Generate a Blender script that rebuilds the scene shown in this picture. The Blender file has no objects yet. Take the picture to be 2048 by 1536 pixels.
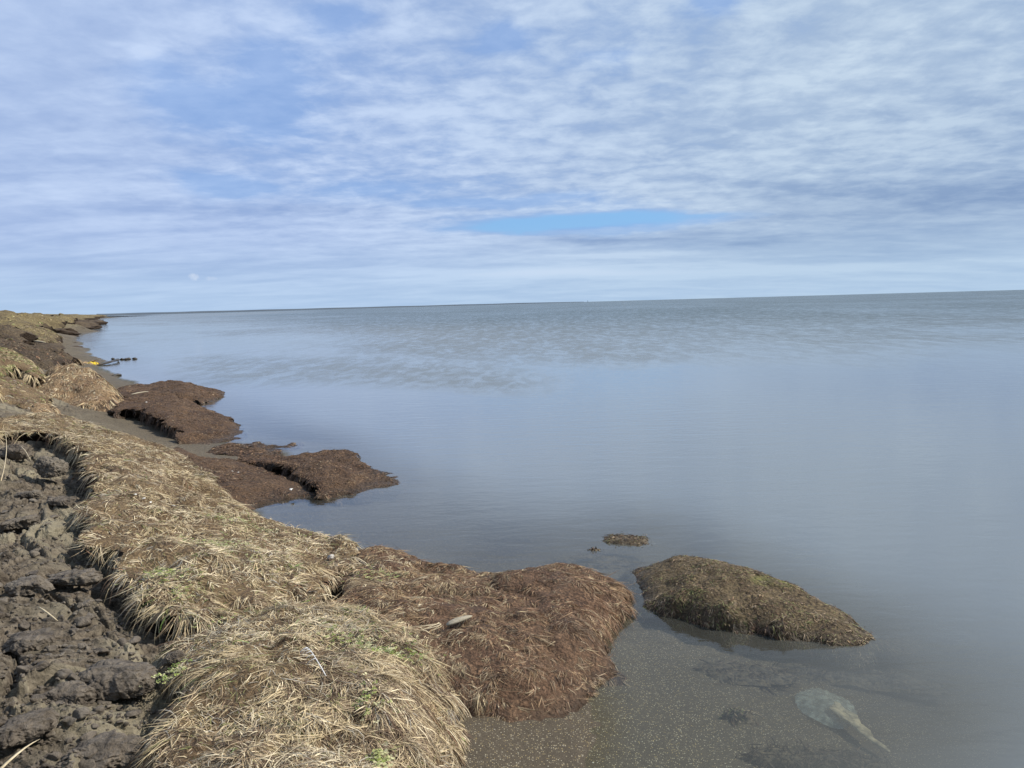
import bpy, math, random
import numpy as np
from mathutils import Vector, Matrix
from mathutils.geometry import delaunay_2d_cdt

scene = bpy.context.scene
rnd = random.Random(7)
RS = np.random.RandomState(11)
R = math.radians

# ------------------------------------------------------------------ camera
H = 1.7                       # eye height over the water
F = 1547.0                    # focal length in pixels of the 2048 px wide photograph
ROLL = R(1.58)
PITCH = math.atan(160.5 / F)
cf = np.array([0, math.cos(PITCH), -math.sin(PITCH)])
cx0 = np.array([1.0, 0, 0])
cu0 = np.cross(cx0, cf)
CR = math.cos(ROLL) * cx0 - math.sin(ROLL) * cu0      # right axis of the rolled camera
CU = math.sin(ROLL) * cx0 + math.cos(ROLL) * cu0
CAM = np.array([0, 0, H])

cam_data = bpy.data.cameras.new('camera')
cam = bpy.data.objects.new('camera', cam_data)
scene.collection.objects.link(cam)
cam_data.sensor_width = 36
cam_data.lens = 36 * F / 2048
cam_data.clip_start = 0.05
cam_data.clip_end = 30000
m = Matrix(((CR[0], CU[0], -cf[0], 0), (CR[1], CU[1], -cf[1], 0), (CR[2], CU[2], -cf[2], H), (0, 0, 0, 1)))
cam.matrix_world = m
scene.camera = cam

# ------------------------------------------------------------------ sky and sun
SUN_EL, SUN_AZ = R(42), R(86)          # azimuth from +Y towards +X (sun to the right)
sun_d = bpy.data.lights.new('sun', 'SUN')
sun_d.energy = 5.0
sun_d.angle = R(0.55)
sun_d.color = (1.0, 0.93, 0.83)
sun = bpy.data.objects.new('sun', sun_d)
scene.collection.objects.link(sun)
sv = Vector((math.sin(SUN_AZ) * math.cos(SUN_EL), math.cos(SUN_AZ) * math.cos(SUN_EL), math.sin(SUN_EL)))
sun.rotation_euler = (-sv).to_track_quat('-Z', 'Y').to_euler()
sun.location = (30, 0, 30)

world = bpy.data.worlds.new('World')
scene.world = world
world.use_nodes = True


class NT:
    """small helper for node trees"""
    def __init__(s, tree):
        s.t = tree
        s.n = tree.nodes
        s.n.clear()

    def node(s, typ, **kw):
        n = s.n.new(typ)
        for k, v in kw.items():
            setattr(n, k, v)
        return n

    def put(s, sock, v):
        if hasattr(v, 'is_output') or isinstance(v, bpy.types.NodeSocket):
            s.t.links.new(v, sock)
        else:
            sock.default_value = v

    def math(s, op, a, b=None, c=None, clamp=False):
        n = s.node('ShaderNodeMath', operation=op, use_clamp=clamp)
        s.put(n.inputs[0], a)
        if b is not None: s.put(n.inputs[1], b)
        if c is not None: s.put(n.inputs[2], c)
        return n.outputs[0]

    def vec(s, op, a, b=None):
        n = s.node('ShaderNodeVectorMath', operation=op)
        s.put(n.inputs[0], a)
        if b is not None: s.put(n.inputs[1], b)
        return n.outputs[0]

    def noise(s, vec, scale, detail=4, rough=0.55, dist=0.0):
        n = s.node('ShaderNodeTexNoise')
        s.put(n.inputs['Vector'], vec)
        n.inputs['Scale'].default_value = scale
        n.inputs['Detail'].default_value = detail
        n.inputs['Roughness'].default_value = rough
        n.inputs['Distortion'].default_value = dist
        return n.outputs['Fac']

    def voro(s, vec, scale, feature='F1', out='Distance'):
        n = s.node('ShaderNodeTexVoronoi', feature=feature)
        s.put(n.inputs['Vector'], vec)
        n.inputs['Scale'].default_value = scale
        return n.outputs[out]

    def step(s, x, lo, hi, a=0.0, b=1.0):
        n = s.node('ShaderNodeMapRange', interpolation_type='SMOOTHSTEP')
        s.put(n.inputs[0], x)
        n.inputs[1].default_value = lo; n.inputs[2].default_value = hi
        n.inputs[3].default_value = a; n.inputs[4].default_value = b
        return n.outputs[0]

    def mix(s, f, a, b, blend='MIX'):
        n = s.node('ShaderNodeMixRGB', blend_type=blend)
        s.put(n.inputs[0], f)
        for i, v in ((1, a), (2, b)):
            if isinstance(v, tuple) and len(v) == 3: v = v + (1,)
            s.put(n.inputs[i], v)
        return n.outputs[0]

    def mapping(s, vec, scale=(1, 1, 1), rot=(0, 0, 0), loc=(0, 0, 0)):
        n = s.node('ShaderNodeMapping')
        s.put(n.inputs[0], vec)
        n.inputs['Location'].default_value = loc
        n.inputs['Rotation'].default_value = rot
        n.inputs['Scale'].default_value = scale
        return n.outputs[0]


def ray(u, v):
    d = cf + CR * (u - 1024) / F + CU * (768 - v) / F
    return d / np.linalg.norm(d)


def azel(u, v):
    d = ray(u, v)
    return math.degrees(math.atan2(d[0], d[1])), math.degrees(math.asin(d[2]))


N = NT(world.node_tree)
sky = N.node('ShaderNodeTexSky', sky_type='NISHITA')
sky.sun_disc = False
sky.sun_elevation = SUN_EL
sky.sun_rotation = SUN_AZ
sky.air_density = 1.0
sky.dust_density = 0.6
sky.ozone_density = 1.5
tc = N.node('ShaderNodeTexCoord')
D = tc.outputs['Generated']
sep = N.node('ShaderNodeSeparateXYZ'); N.put(sep.inputs[0], D)
X, Y, Z = sep.outputs
zz = N.math('MAXIMUM', Z, 0.0)
za = N.math('ADD', zz, 0.11)
comb = N.node('ShaderNodeCombineXYZ')
N.put(comb.inputs[0], N.math('DIVIDE', X, za)); N.put(comb.inputs[1], N.math('DIVIDE', Y, za))
Pp = comb.outputs[0]
az = N.math('MULTIPLY', N.math('ARCTAN2', X, Y), 180 / math.pi)
el = N.math('MULTIPLY', N.math('ARCSINE', zz), 180 / math.pi)


def blob(a, e, sa, se, amp, wob=1.0):
    x = N.math('DIVIDE', N.math('SUBTRACT', azw, a), sa)
    y = N.math('DIVIDE', N.math('SUBTRACT', elw, e), se)
    r2 = N.math('ADD', N.math('MULTIPLY', x, x), N.math('MULTIPLY', y, y))
    return N.math('MULTIPLY', N.math('EXPONENT', N.math('MULTIPLY', r2, -1.0)), amp)


azw = N.math('ADD', az, N.math('MULTIPLY', N.math('SUBTRACT', N.noise(Pp, 1.1, 4, 0.6), 0.5), 9.0))
elw = N.math('ADD', el, N.math('MULTIPLY', N.math('SUBTRACT', N.noise(N.mapping(Pp, loc=(7, 3, 0)), 1.4, 4, 0.6), 0.5), N.math('MULTIPLY', el, 0.28)))


def pblob(u, v, su, sv_, amp):
    a, e = azel(u, v)
    return blob(a, e, su / 27.0, sv_ / 27.0, amp)


def total(lst):
    r = lst[0]
    for q in lst[1:]:
        r = N.math('ADD', r, q)
    return r


# openings where the blue shows (directions in the sky)
gap = total([pblob(400, 200, 130, 50, .50), pblob(560, 140, 80, 60, .3), pblob(450, 372, 70, 26, .45),
             pblob(760, 378, 180, 18, .25), pblob(560, 270, 90, 40, .2), pblob(1180, 446, 230, 17, 1.5),
             pblob(1000, 405, 200, 13, .5), pblob(650, 30, 60, 25, .4), pblob(1010, 70, 60, 30, .35),
             pblob(1420, 15, 60, 20, .3), pblob(1230, 120, 60, 18, .25)])
thick = total([pblob(1980, 300, 400, 260, .35), pblob(1600, 330, 350, 200, .15), pblob(120, 520, 600, 70, .5), pblob(40, 60, 200, 300, .3),
               pblob(1000, 520, 300, 30, .3)])
big = N.noise(Pp, 0.9, 5, 0.55)
rip = N.noise(N.mapping(Pp, scale=(1.0, 1.0, 1), rot=(0, 0, R(8))), 6.4, 6, 0.6, 0.2)
calm = N.math('MULTIPLY', N.step(el, 2.0, 10.0, 0.25, 1.0), N.step(az, -33, -8, 0.45, 1.0))
rip = N.math('ADD', N.math('MULTIPLY', N.math('SUBTRACT', rip, 0.5), calm), 0.5)
rip2 = N.noise(N.mapping(Pp, scale=(0.6, 1.3, 1), rot=(0, 0, R(-14)), loc=(3, 5, 0)), 1.9, 4, 0.5, 0.4)
dens = total([N.math('MULTIPLY', big, 0.55), N.math('MULTIPLY', rip, 0.65), N.math('MULTIPLY', rip2, 0.35), thick])
dens = N.math('SUBTRACT', dens, gap)
cover = N.step(dens, 0.22, 0.86)
cover = N.math('MAXIMUM', cover, N.step(dens, -0.3, 0.45, 0.0, 0.42))
# relief of the cloud sheet: brighter billows, greyer bases
rel = N.math('ADD', N.math('MULTIPLY', rip, 0.8), N.math('MULTIPLY', rip2, 0.6))
rel = N.step(rel, 0.48, 0.94)
dark = total([pblob(2000, 390, 330, 45, .95), pblob(1500, 483, 110, 10, 1.0), pblob(1250, 478, 190, 8, .9), pblob(1750, 500, 380, 26, .6),
              pblob(1560, 385, 90, 35, .35), pblob(1990, 250, 200, 50, .4), pblob(560, 418, 120, 9, .4), pblob(165, 262, 40, 14, .3), pblob(250, 530, 400, 9, .3)])
lite = total([pblob(327, 130, 34, 26, .8), pblob(265, 105, 18, 7, .4), pblob(1900, 243, 70, 8, .4), pblob(1640, 355, 60, 8, .5),
              pblob(1250, 410, 140, 7, .5), pblob(1080, 545, 300, 14, .9), pblob(1560, 540, 400, 10, .6), pblob(1250, 512, 200, 6, .7), pblob(860, 490, 90, 9, .35),
              pblob(1720, 150, 250, 120, .2), pblob(1450, 395, 120, 8, .3)])
relf = N.math('ADD', N.math('SUBTRACT', rel, N.math('MULTIPLY', dark, 0.25)), lite, clamp=True)
ccol = N.mix(relf, (2.85, 3.8, 5.75), (4.85, 5.75, 7.3))
ccol = N.mix(N.math('MULTIPLY', dark, 0.75, clamp=True), ccol, N.mix(1.0, ccol, (0.62, 0.69, 0.80), 'MULTIPLY'))
# colour cast over azimuth: lavender to the left, greyer to the right
right = N.step(az, -20, 25)
ccol = N.mix(right, N.mix(1.0, ccol, (0.95, 0.985, 1.05), 'MULTIPLY'), N.mix(1.0, ccol, (0.97, 1.0, 0.95), 'MULTIPLY'))
hsv = N.mix(1.0, sky.outputs[0], (0.62, 0.80, 1.0), 'MULTIPLY')
slot = N.step(total([pblob(1190, 440, 290, 17, 1.0), pblob(1010, 458, 90, 15, .6)]), .22, .85)
cover = N.math('MULTIPLY', cover, N.math('SUBTRACT', 1.0, N.math('MULTIPLY', slot, 0.85)))
blue = N.mix(0.7, hsv, N.mix(slot, (2.1, 3.6, 6.9), (2.1, 4.3, 7.5)))
col = N.mix(cover, blue, ccol)
hz = N.step(el, 0.0, 6.0, 1.0, 0.0)
col = N.mix(N.math('MULTIPLY', hz, 0.6), col, (3.8, 5.2, 6.8))
col = N.mix(N.step(lite, 0.6, 1.1, 0, .35), col, (6.0, 6.8, 8.0))
for pu, pv, sa_, se_, am in ((389, 554, .36, .26, .5), (422, 557, .42, .15, .3)):
    a_, e_ = azel(pu, pv)
    xx = N.math('DIVIDE', N.math('SUBTRACT', az, a_), sa_); yy = N.math('DIVIDE', N.math('SUBTRACT', el, e_), se_)
    rr_ = N.math('ADD', N.math('ADD', N.math('MULTIPLY', xx, xx), N.math('MULTIPLY', yy, yy)), N.math('MULTIPLY', N.noise(D, 110, 4, .7), 3.2))
    col = N.mix(N.step(rr_, 1.3, 3.0, am, 0.0), col, (6.0, 6.6, 7.6))
bg = N.node('ShaderNodeBackground')
N.put(bg.inputs[0], col)
bg.inputs[1].default_value = 0.1
out = N.node('ShaderNodeOutputWorld')
N.t.links.new(bg.outputs[0], out.inputs[0])

scene.view_settings.view_transform = 'Standard'
scene.view_settings.look = 'None'
scene.view_settings.exposure = 0.28
scene.view_settings.gamma = 1.0
scene.view_settings.use_curve_mapping = False
scene.render.engine = 'CYCLES'
scene.cycles.use_denoising = True
scene.cycles.max_bounces = 6
scene.cycles.transparent_max_bounces = 12
scene.cycles.caustics_reflective = False
scene.cycles.caustics_refractive = False


# ------------------------------------------------------------------ numeric helpers
def P(u, v, z=0.0):
    """point of height z on the bearing of photograph pixel u, v; a negative v is a distance in metres instead"""
    if v < 0:
        q = PD(u, 640, -v)
        return np.array([q[0], q[1], z])
    d = ray(u, v)
    if d[2] > -1e-4:
        d[2] = -1e-4
    t = (z - H) / d[2]
    return CAM + d * t


def PD(u, v, dist):
    d = ray(u, v)
    return CAM + d * (dist / math.hypot(d[0], d[1]))


def proj(x, y, z):
    dx, dy, dz = x - CAM[0], y - CAM[1], z - CAM[2]
    w = np.maximum(dx * cf[0] + dy * cf[1] + dz * cf[2], 1e-3)
    a = dx * CR[0] + dy * CR[1] + dz * CR[2]
    b = dx * CU[0] + dy * CU[1] + dz * CU[2]
    return 1024 + F * a / w, 768 - F * b / w


def sm(x, lo, hi):
    t = np.clip((x - lo) / (hi - lo), 0, 1)
    return t * t * (3 - 2 * t)


def hsh(ix, iy, iz, seed):
    h = (ix.astype(np.int64) * 374761393 + iy.astype(np.int64) * 668265263 + iz.astype(np.int64) * 2147483647 + seed * 974634777) & 0xFFFFFFFF
    h = ((h ^ (h >> 13)) * 1274126177) & 0xFFFFFFFF
    h = ((h ^ (h >> 16)) * 2246822519) & 0xFFFFFFFF
    return ((h ^ (h >> 15)) & 0xFFFFFF) / float(0xFFFFFF)


def vn(x, y, z=None, seed=0):
    """value noise -1..1"""
    if z is None: z = np.zeros_like(x)
    ix, iy, iz = np.floor(x), np.floor(y), np.floor(z)
    fx, fy, fz = x - ix, y - iy, z - iz
    fx = fx * fx * fx * (fx * (fx * 6 - 15) + 10); fy = fy * fy * fy * (fy * (fy * 6 - 15) + 10); fz = fz * fz * (3 - 2 * fz)
    r = 0
    flat = not np.any(fz)
    for k in ((0,) if flat else (0, 1)):
        wz = 1 if flat else (fz if k else 1 - fz)
        for j in (0, 1):
            wy = fy if j else 1 - fy
            for i in (0, 1):
                wx = fx if i else 1 - fx
                r = r + wx * wy * wz * hsh(ix + i, iy + j, iz + k, seed)
    return r * 2 - 1


def fbm(x, y, z=None, oct=4, seed=0, gain=0.5):
    a, s, t = 1.0, 0.0, 0.0
    for o in range(oct):
        c, sn = math.cos(o * 1.1), math.sin(o * 1.1)
        s = s + a * vn((x * c - y * sn) * 2 ** o + 13.7 * o, (x * sn + y * c) * 2 ** o + 5.1 * o, None if z is None else z * 2 ** o, seed + o)
        t += a; a *= gain
    return s / t


def worley(x, y, seed=0):
    ix, iy = np.floor(x), np.floor(y)
    f1 = np.full(x.shape, 9.0); f2 = np.full(x.shape, 9.0); cid = np.zeros(x.shape)
    zz_ = np.zeros_like(ix)
    for j in (-1, 0, 1):
        for i in (-1, 0, 1):
            px = ix + i + hsh(ix + i, iy + j, zz_, seed); py = iy + j + hsh(ix + i, iy + j, zz_, seed + 1)
            d = np.hypot(px - x, py - y)
            c = hsh(ix + i, iy + j, zz_, seed + 2)
            nearer = d < f1
            f2 = np.where(nearer, f1, np.minimum(f2, d))
            cid = np.where(nearer, c, cid)
            f1 = np.where(nearer, d, f1)
    return f1, f2, cid


class RBF:
    """linear radial interpolation of any number of values over 2-D points"""
    def __init__(s, pts, vals, smooth=1e-3):
        s.p = np.array(pts, float); v = np.array(vals, float)
        if v.ndim == 1: v = v[:, None]
        n = len(s.p)
        A = np.zeros((n + 3, n + 3))
        d = np.linalg.norm(s.p[:, None] - s.p[None], axis=2)
        A[:n, :n] = d - smooth * np.eye(n)
        A[:n, n] = 1; A[:n, n + 1:] = s.p; A[n, :n] = 1; A[n + 1:, :n] = s.p.T
        s.w = np.linalg.lstsq(A, np.vstack([v, np.zeros((3, v.shape[1]))]), rcond=None)[0]

    def __call__(s, x, y):
        x = np.asarray(x, float); sh = x.shape
        x = x.ravel(); y = np.asarray(y, float).ravel()
        r = np.zeros((len(x), s.w.shape[1]))
        n = len(s.p)
        for a in range(0, len(x), 60000):
            q = np.stack([x[a:a + 60000], y[a:a + 60000]], 1)
            d = np.sqrt((q[:, 0:1] - s.p[None, :, 0]) ** 2 + (q[:, 1:2] - s.p[None, :, 1]) ** 2 + 1e-10)
            r[a:a + 60000] = d @ s.w[:n] + s.w[n] + q @ s.w[n + 1:]
        return r.reshape(sh + (s.w.shape[1],))


# ------------------------------------------------------------------ object helpers
def put_props(o, label=None, cat=None, group=None, kind=None):
    if label: o['label'] = label
    if cat: o['category'] = cat
    if group: o['group'] = group
    if kind: o['kind'] = kind
    return o


def mesh_obj(name, V, faces, mat, parent=None, origin=None, attrs=None, smooth=True):
    """V: (n,3); faces: list of int arrays (k,3) or (k,4)"""
    V = np.asarray(V, float)
    if origin is not None:
        V = V - np.asarray(origin)
    me = bpy.data.meshes.new(name)
    faces = [np.asarray(f, np.int32) for f in (faces if isinstance(faces, list) else [faces]) if len(f)]
    loops = np.concatenate([f.ravel() for f in faces])
    sizes = np.concatenate([np.full(len(f), f.shape[1], np.int32) for f in faces])
    starts = np.concatenate([[0], np.cumsum(sizes)[:-1]]).astype(np.int32)
    me.vertices.add(len(V)); me.vertices.foreach_set('co', V.astype(np.float32).ravel())
    me.loops.add(len(loops)); me.loops.foreach_set('vertex_index', loops.astype(np.int32))
    me.polygons.add(len(sizes)); me.polygons.foreach_set('loop_start', starts)
    me.polygons.foreach_set('use_smooth', np.full(len(sizes), smooth, bool))
    for k, a in (attrs or {}).items():
        a = np.asarray(a, np.float32)
        if a.ndim == 1:
            at = me.attributes.new(k, 'FLOAT', 'POINT'); at.data.foreach_set('value', a)
        else:
            if a.shape[1] == 3: a = np.hstack([a, np.ones((len(a), 1), np.float32)])
            at = me.attributes.new(k, 'FLOAT_COLOR', 'POINT'); at.data.foreach_set('color', a.ravel())
    me.update(calc_edges=True)
    me.validate()
    me.materials.append(mat)
    o = bpy.data.objects.new(name, me)
    scene.collection.objects.link(o)
    if parent is not None:
        o.parent = parent
        if origin is not None: pass
    elif origin is not None:
        o.location = origin
    return o


def empty(name, loc, label, cat, group=None):
    o = bpy.data.objects.new(name, None)
    scene.collection.objects.link(o)
    o.location = loc
    o.empty_display_size = 0.1
    return put_props(o, label, cat, group)


# ------------------------------------------------------------------ materials
def new_mat(name):
    mt = bpy.data.materials.new(name)
    mt.use_nodes = True
    return mt, NT(mt.node_tree)


def finish(T, color, rough, height=None, bump=0.5, dist=0.02, spec=0.3, extra=None):
    b = T.node('ShaderNodeBsdfPrincipled')
    T.put(b.inputs['Base Color'], color if not isinstance(color, tuple) else color + (1,))
    T.put(b.inputs['Roughness'], rough)
    b.inputs['Specular IOR Level'].default_value = spec
    if height is not None:
        bn = T.node('ShaderNodeBump')
        T.put(bn.inputs['Height'], height)
        bn.inputs['Strength'].default_value = bump
        bn.inputs['Distance'].default_value = dist
        T.t.links.new(bn.outputs[0], b.inputs['Normal'])
    o = T.node('ShaderNodeOutputMaterial')
    T.t.links.new(b.outputs[0], o.inputs[0])
    return b


def pos(T):
    return T.node('ShaderNodeNewGeometry').outputs['Position']


def turf_mat(name, dark, mid, light, s=1.0, green=None, wet=True, bump=1.0):
    mt, T = new_mat(name)
    p = pos(T)
    st = T.mapping(p, scale=(1, 1, 1.6))
    a = T.noise(st, 60 / s, 6, 0.65, 0.6)
    b = T.noise(p, 9 / s, 4, 0.6)
    c = T.noise(T.mapping(p, scale=(1, 1, 1), loc=(5, 2, 1)), 3.2 / s, 3, 0.6)
    v = T.voro(T.mapping(p, scale=(1, 1, 1)), 55 / s)
    col = T.mix(T.step(a, 0.36, 0.66), dark, mid)
    col = T.mix(T.math('MULTIPLY', T.step(b, 0.45, 0.68), T.step(a, 0.45, 0.62)), col, light)
    col = T.mix(T.step(c, 0.35, 0.7, 0.0, 0.35), col, light)
    if green is not None:
        at = T.node('ShaderNodeAttribute', attribute_name='green')
        col = T.mix(T.math('MULTIPLY', at.outputs['Fac'], T.step(b, 0.35, 0.6)), col, green)
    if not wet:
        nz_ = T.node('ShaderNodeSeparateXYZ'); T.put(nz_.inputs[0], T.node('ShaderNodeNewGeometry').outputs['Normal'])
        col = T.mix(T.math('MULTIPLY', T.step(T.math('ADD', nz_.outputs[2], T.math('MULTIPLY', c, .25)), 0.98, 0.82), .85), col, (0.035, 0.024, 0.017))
    if wet:
        sp = T.node('ShaderNodeSeparateXYZ'); T.put(sp.inputs[0], p)
        wz = T.math('ADD', sp.outputs[2], T.math('MULTIPLY', b, 0.06))
        w = T.step(wz, 0.025, 0.10, 1.0, 0.0)
        col = T.mix(T.math('MULTIPLY', w, 0.6), col, (0.025, 0.018, 0.010))
        rough = T.math('SUBTRACT', 0.85, T.math('MULTIPLY', w, 0.45))
    else:
        rough = 0.88
    hgt = T.math('ADD', a, T.math('MULTIPLY', v, -0.5))
    finish(T, col, rough, hgt, bump, 0.02 * s, 0.25)
    return mt


M_turf_straw = turf_mat('dead_grass_turf', (0.05, 0.031, 0.018), (0.16, 0.105, 0.056), (0.28, 0.205, 0.11), 1.0)
M_turf_brown = turf_mat('brown_turf', (0.036, 0.022, 0.014), (0.125, 0.070, 0.042), (0.22, 0.135, 0.078), 1.0)
M_turf_rust = turf_mat('rust_turf', (0.028, 0.017, 0.011), (0.095, 0.055, 0.032), (0.165, 0.102, 0.056), 1.6)
M_turf_olive = turf_mat('olive_turf', (0.045, 0.032, 0.02), (0.13, 0.095, 0.05), (0.20, 0.15, 0.08), 1.2, green=(0.17, 0.18, 0.045))
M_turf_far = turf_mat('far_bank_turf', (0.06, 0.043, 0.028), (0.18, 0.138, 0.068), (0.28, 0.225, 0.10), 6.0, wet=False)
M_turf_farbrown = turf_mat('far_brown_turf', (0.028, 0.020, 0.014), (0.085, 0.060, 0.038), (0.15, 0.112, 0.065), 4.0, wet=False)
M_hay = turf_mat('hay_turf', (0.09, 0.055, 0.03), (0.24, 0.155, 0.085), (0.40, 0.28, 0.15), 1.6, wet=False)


def peat_material():
    mt, T = new_mat('peat')
    p = pos(T)
    st = T.mapping(p, scale=(1, 1, 3))
    a = T.noise(st, 14, 6, 0.65, 0.5)
    v = T.voro(T.mapping(p, scale=(1, 1, 2)), 18)
    col = T.mix(T.step(a, 0.3, 0.7), (0.018, 0.012, 0.008), (0.075, 0.052, 0.036))
    finish(T, col, 0.85, T.math('ADD', a, T.math('MULTIPLY', v, 0.8)), 1.0, 0.05, 0.25)
    return mt


M_peat = peat_material()


def blade_material():
    mt, T = new_mat('grass_blades')
    at = T.node('ShaderNodeAttribute', attribute_name='Col')
    p = pos(T)
    n = T.noise(p, 45, 2, 0.6)
    col = T.mix(1.0, at.outputs['Color'], T.mix(n, (0.72, 0.72, 0.72), (1.25, 1.25, 1.25)), 'MULTIPLY')
    b = T.node('ShaderNodeBsdfPrincipled')
    T.put(b.inputs['Base Color'], col)
    b.inputs['Roughness'].default_value = 0.62
    b.inputs['Specular IOR Level'].default_value = 0.3
    tr = T.node('ShaderNodeBsdfTranslucent')
    T.put(tr.inputs[0], col)
    mx = T.node('ShaderNodeMixShader'); mx.inputs[0].default_value = 0.18
    T.t.links.new(b.outputs[0], mx.inputs[1]); T.t.links.new(tr.outputs[0], mx.inputs[2])
    o = T.node('ShaderNodeOutputMaterial'); T.t.links.new(mx.outputs[0], o.inputs[0])
    return mt


M_blade = blade_material()


def ground_material():
    mt, T = new_mat('shore_ground')
    p = pos(T)
    zone = T.node('ShaderNodeAttribute', attribute_name='zone')
    sp = T.node('ShaderNodeSeparateXYZ'); T.put(sp.inputs[0], p)
    zc = T.node('ShaderNodeSeparateColor'); T.put(zc.inputs[0], zone.outputs['Color'])
    clay, grass, tone = zc.outputs
    # sand
    g1 = T.noise(p, 320, 3, 0.7)
    g2 = T.noise(p, 5, 4, 0.6)
    vv = T.node('ShaderNodeTexVoronoi'); T.put(vv.inputs['Vector'], p); vv.inputs['Scale'].default_value = 150
    vs = T.node('ShaderNodeSeparateColor'); T.put(vs.inputs[0], vv.outputs['Color'])
    sand = T.mix(T.step(g1, 0.3, 0.7), (0.034, 0.027, 0.019), (0.125, 0.102, 0.072))
    sand = T.mix(T.step(g2, 0.35, 0.7, 0, 0.35), sand, (0.05, 0.042, 0.03))
    speck = T.math('MULTIPLY', T.step(vs.outputs[0], 0.55, 0.80), T.step(vv.outputs['Distance'], 0.28, 0.42, 1.0, 0.0))
    sand = T.mix(speck, sand, T.mix(vs.outputs[1], (0.30, 0.22, 0.09), (0.42, 0.39, 0.30)))
    v2 = T.node('ShaderNodeTexVoronoi'); T.put(v2.inputs['Vector'], p); v2.inputs['Scale'].default_value = 38
    v2s = T.node('ShaderNodeSeparateColor'); T.put(v2s.inputs[0], v2.outputs['Color'])
    big = T.math('MULTIPLY', T.step(v2s.outputs[0], 0.95, 0.96), T.step(T.math('ADD', v2.outputs['Distance'], T.math('MULTIPLY', v2s.outputs[1], .12)), 0.11, 0.19, 1.0, 0.0))
    sand = T.mix(big, sand, T.mix(v2s.outputs[2], (0.20, 0.16, 0.09), (0.50, 0.48, 0.42)))
    wet = T.step(T.math('ADD', sp.outputs[2], T.math('MULTIPLY', g2, 0.04)), 0.02, 0.16, 1.0, 0.0)
    # clay
    c1 = T.noise(p, 22, 7, 0.68, 0.5)
    c2 = T.noise(p, 3.0, 4, 0.6)
    clayc = T.mix(T.step(c1, 0.3, 0.68), (0.040, 0.031, 0.023), (0.175, 0.145, 0.108))
    clayc = T.mix(T.math('MULTIPLY', T.step(tone, 0.40, 0.85), 0.85), clayc, (0.25, 0.22, 0.155))
    clayc = T.mix(T.step(c2, 0.45, 0.75, 0, 0.4), clayc, (0.155, 0.14, 0.10))
    cv = T.voro(T.vec('ADD', p, T.vec('SCALE', p)), 26)
    # grass
    gg = T.noise(p, 6, 6, 0.7)
    gg2 = T.noise(p, 0.35, 3, 0.6)
    gc = T.mix(T.step(gg, 0.3, 0.7), (0.10, 0.085, 0.04), (0.26, 0.24, 0.10))
    gc = T.mix(T.step(gg2, 0.4, 0.65, 0, 0.6), gc, (0.32, 0.25, 0.12))
    col = T.mix(clay, sand, clayc)
    col = T.mix(grass, col, gc)
    hgt = T.math('ADD', T.math('MULTIPLY', g1, T.math('SUBTRACT', 0.12, T.math('MULTIPLY', clay, 0.12))), T.math('MULTIPLY', T.math('ADD', c1, T.math('MULTIPLY', cv, 0.3)), T.math('MULTIPLY', clay, 1.0)))
    rough = T.math('SUBTRACT', 0.9, T.math('MULTIPLY', wet, 0.25))
    finish(T, col, rough, hgt, 0.9, 0.035, 0.15)
    return mt


M_ground = ground_material()


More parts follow.
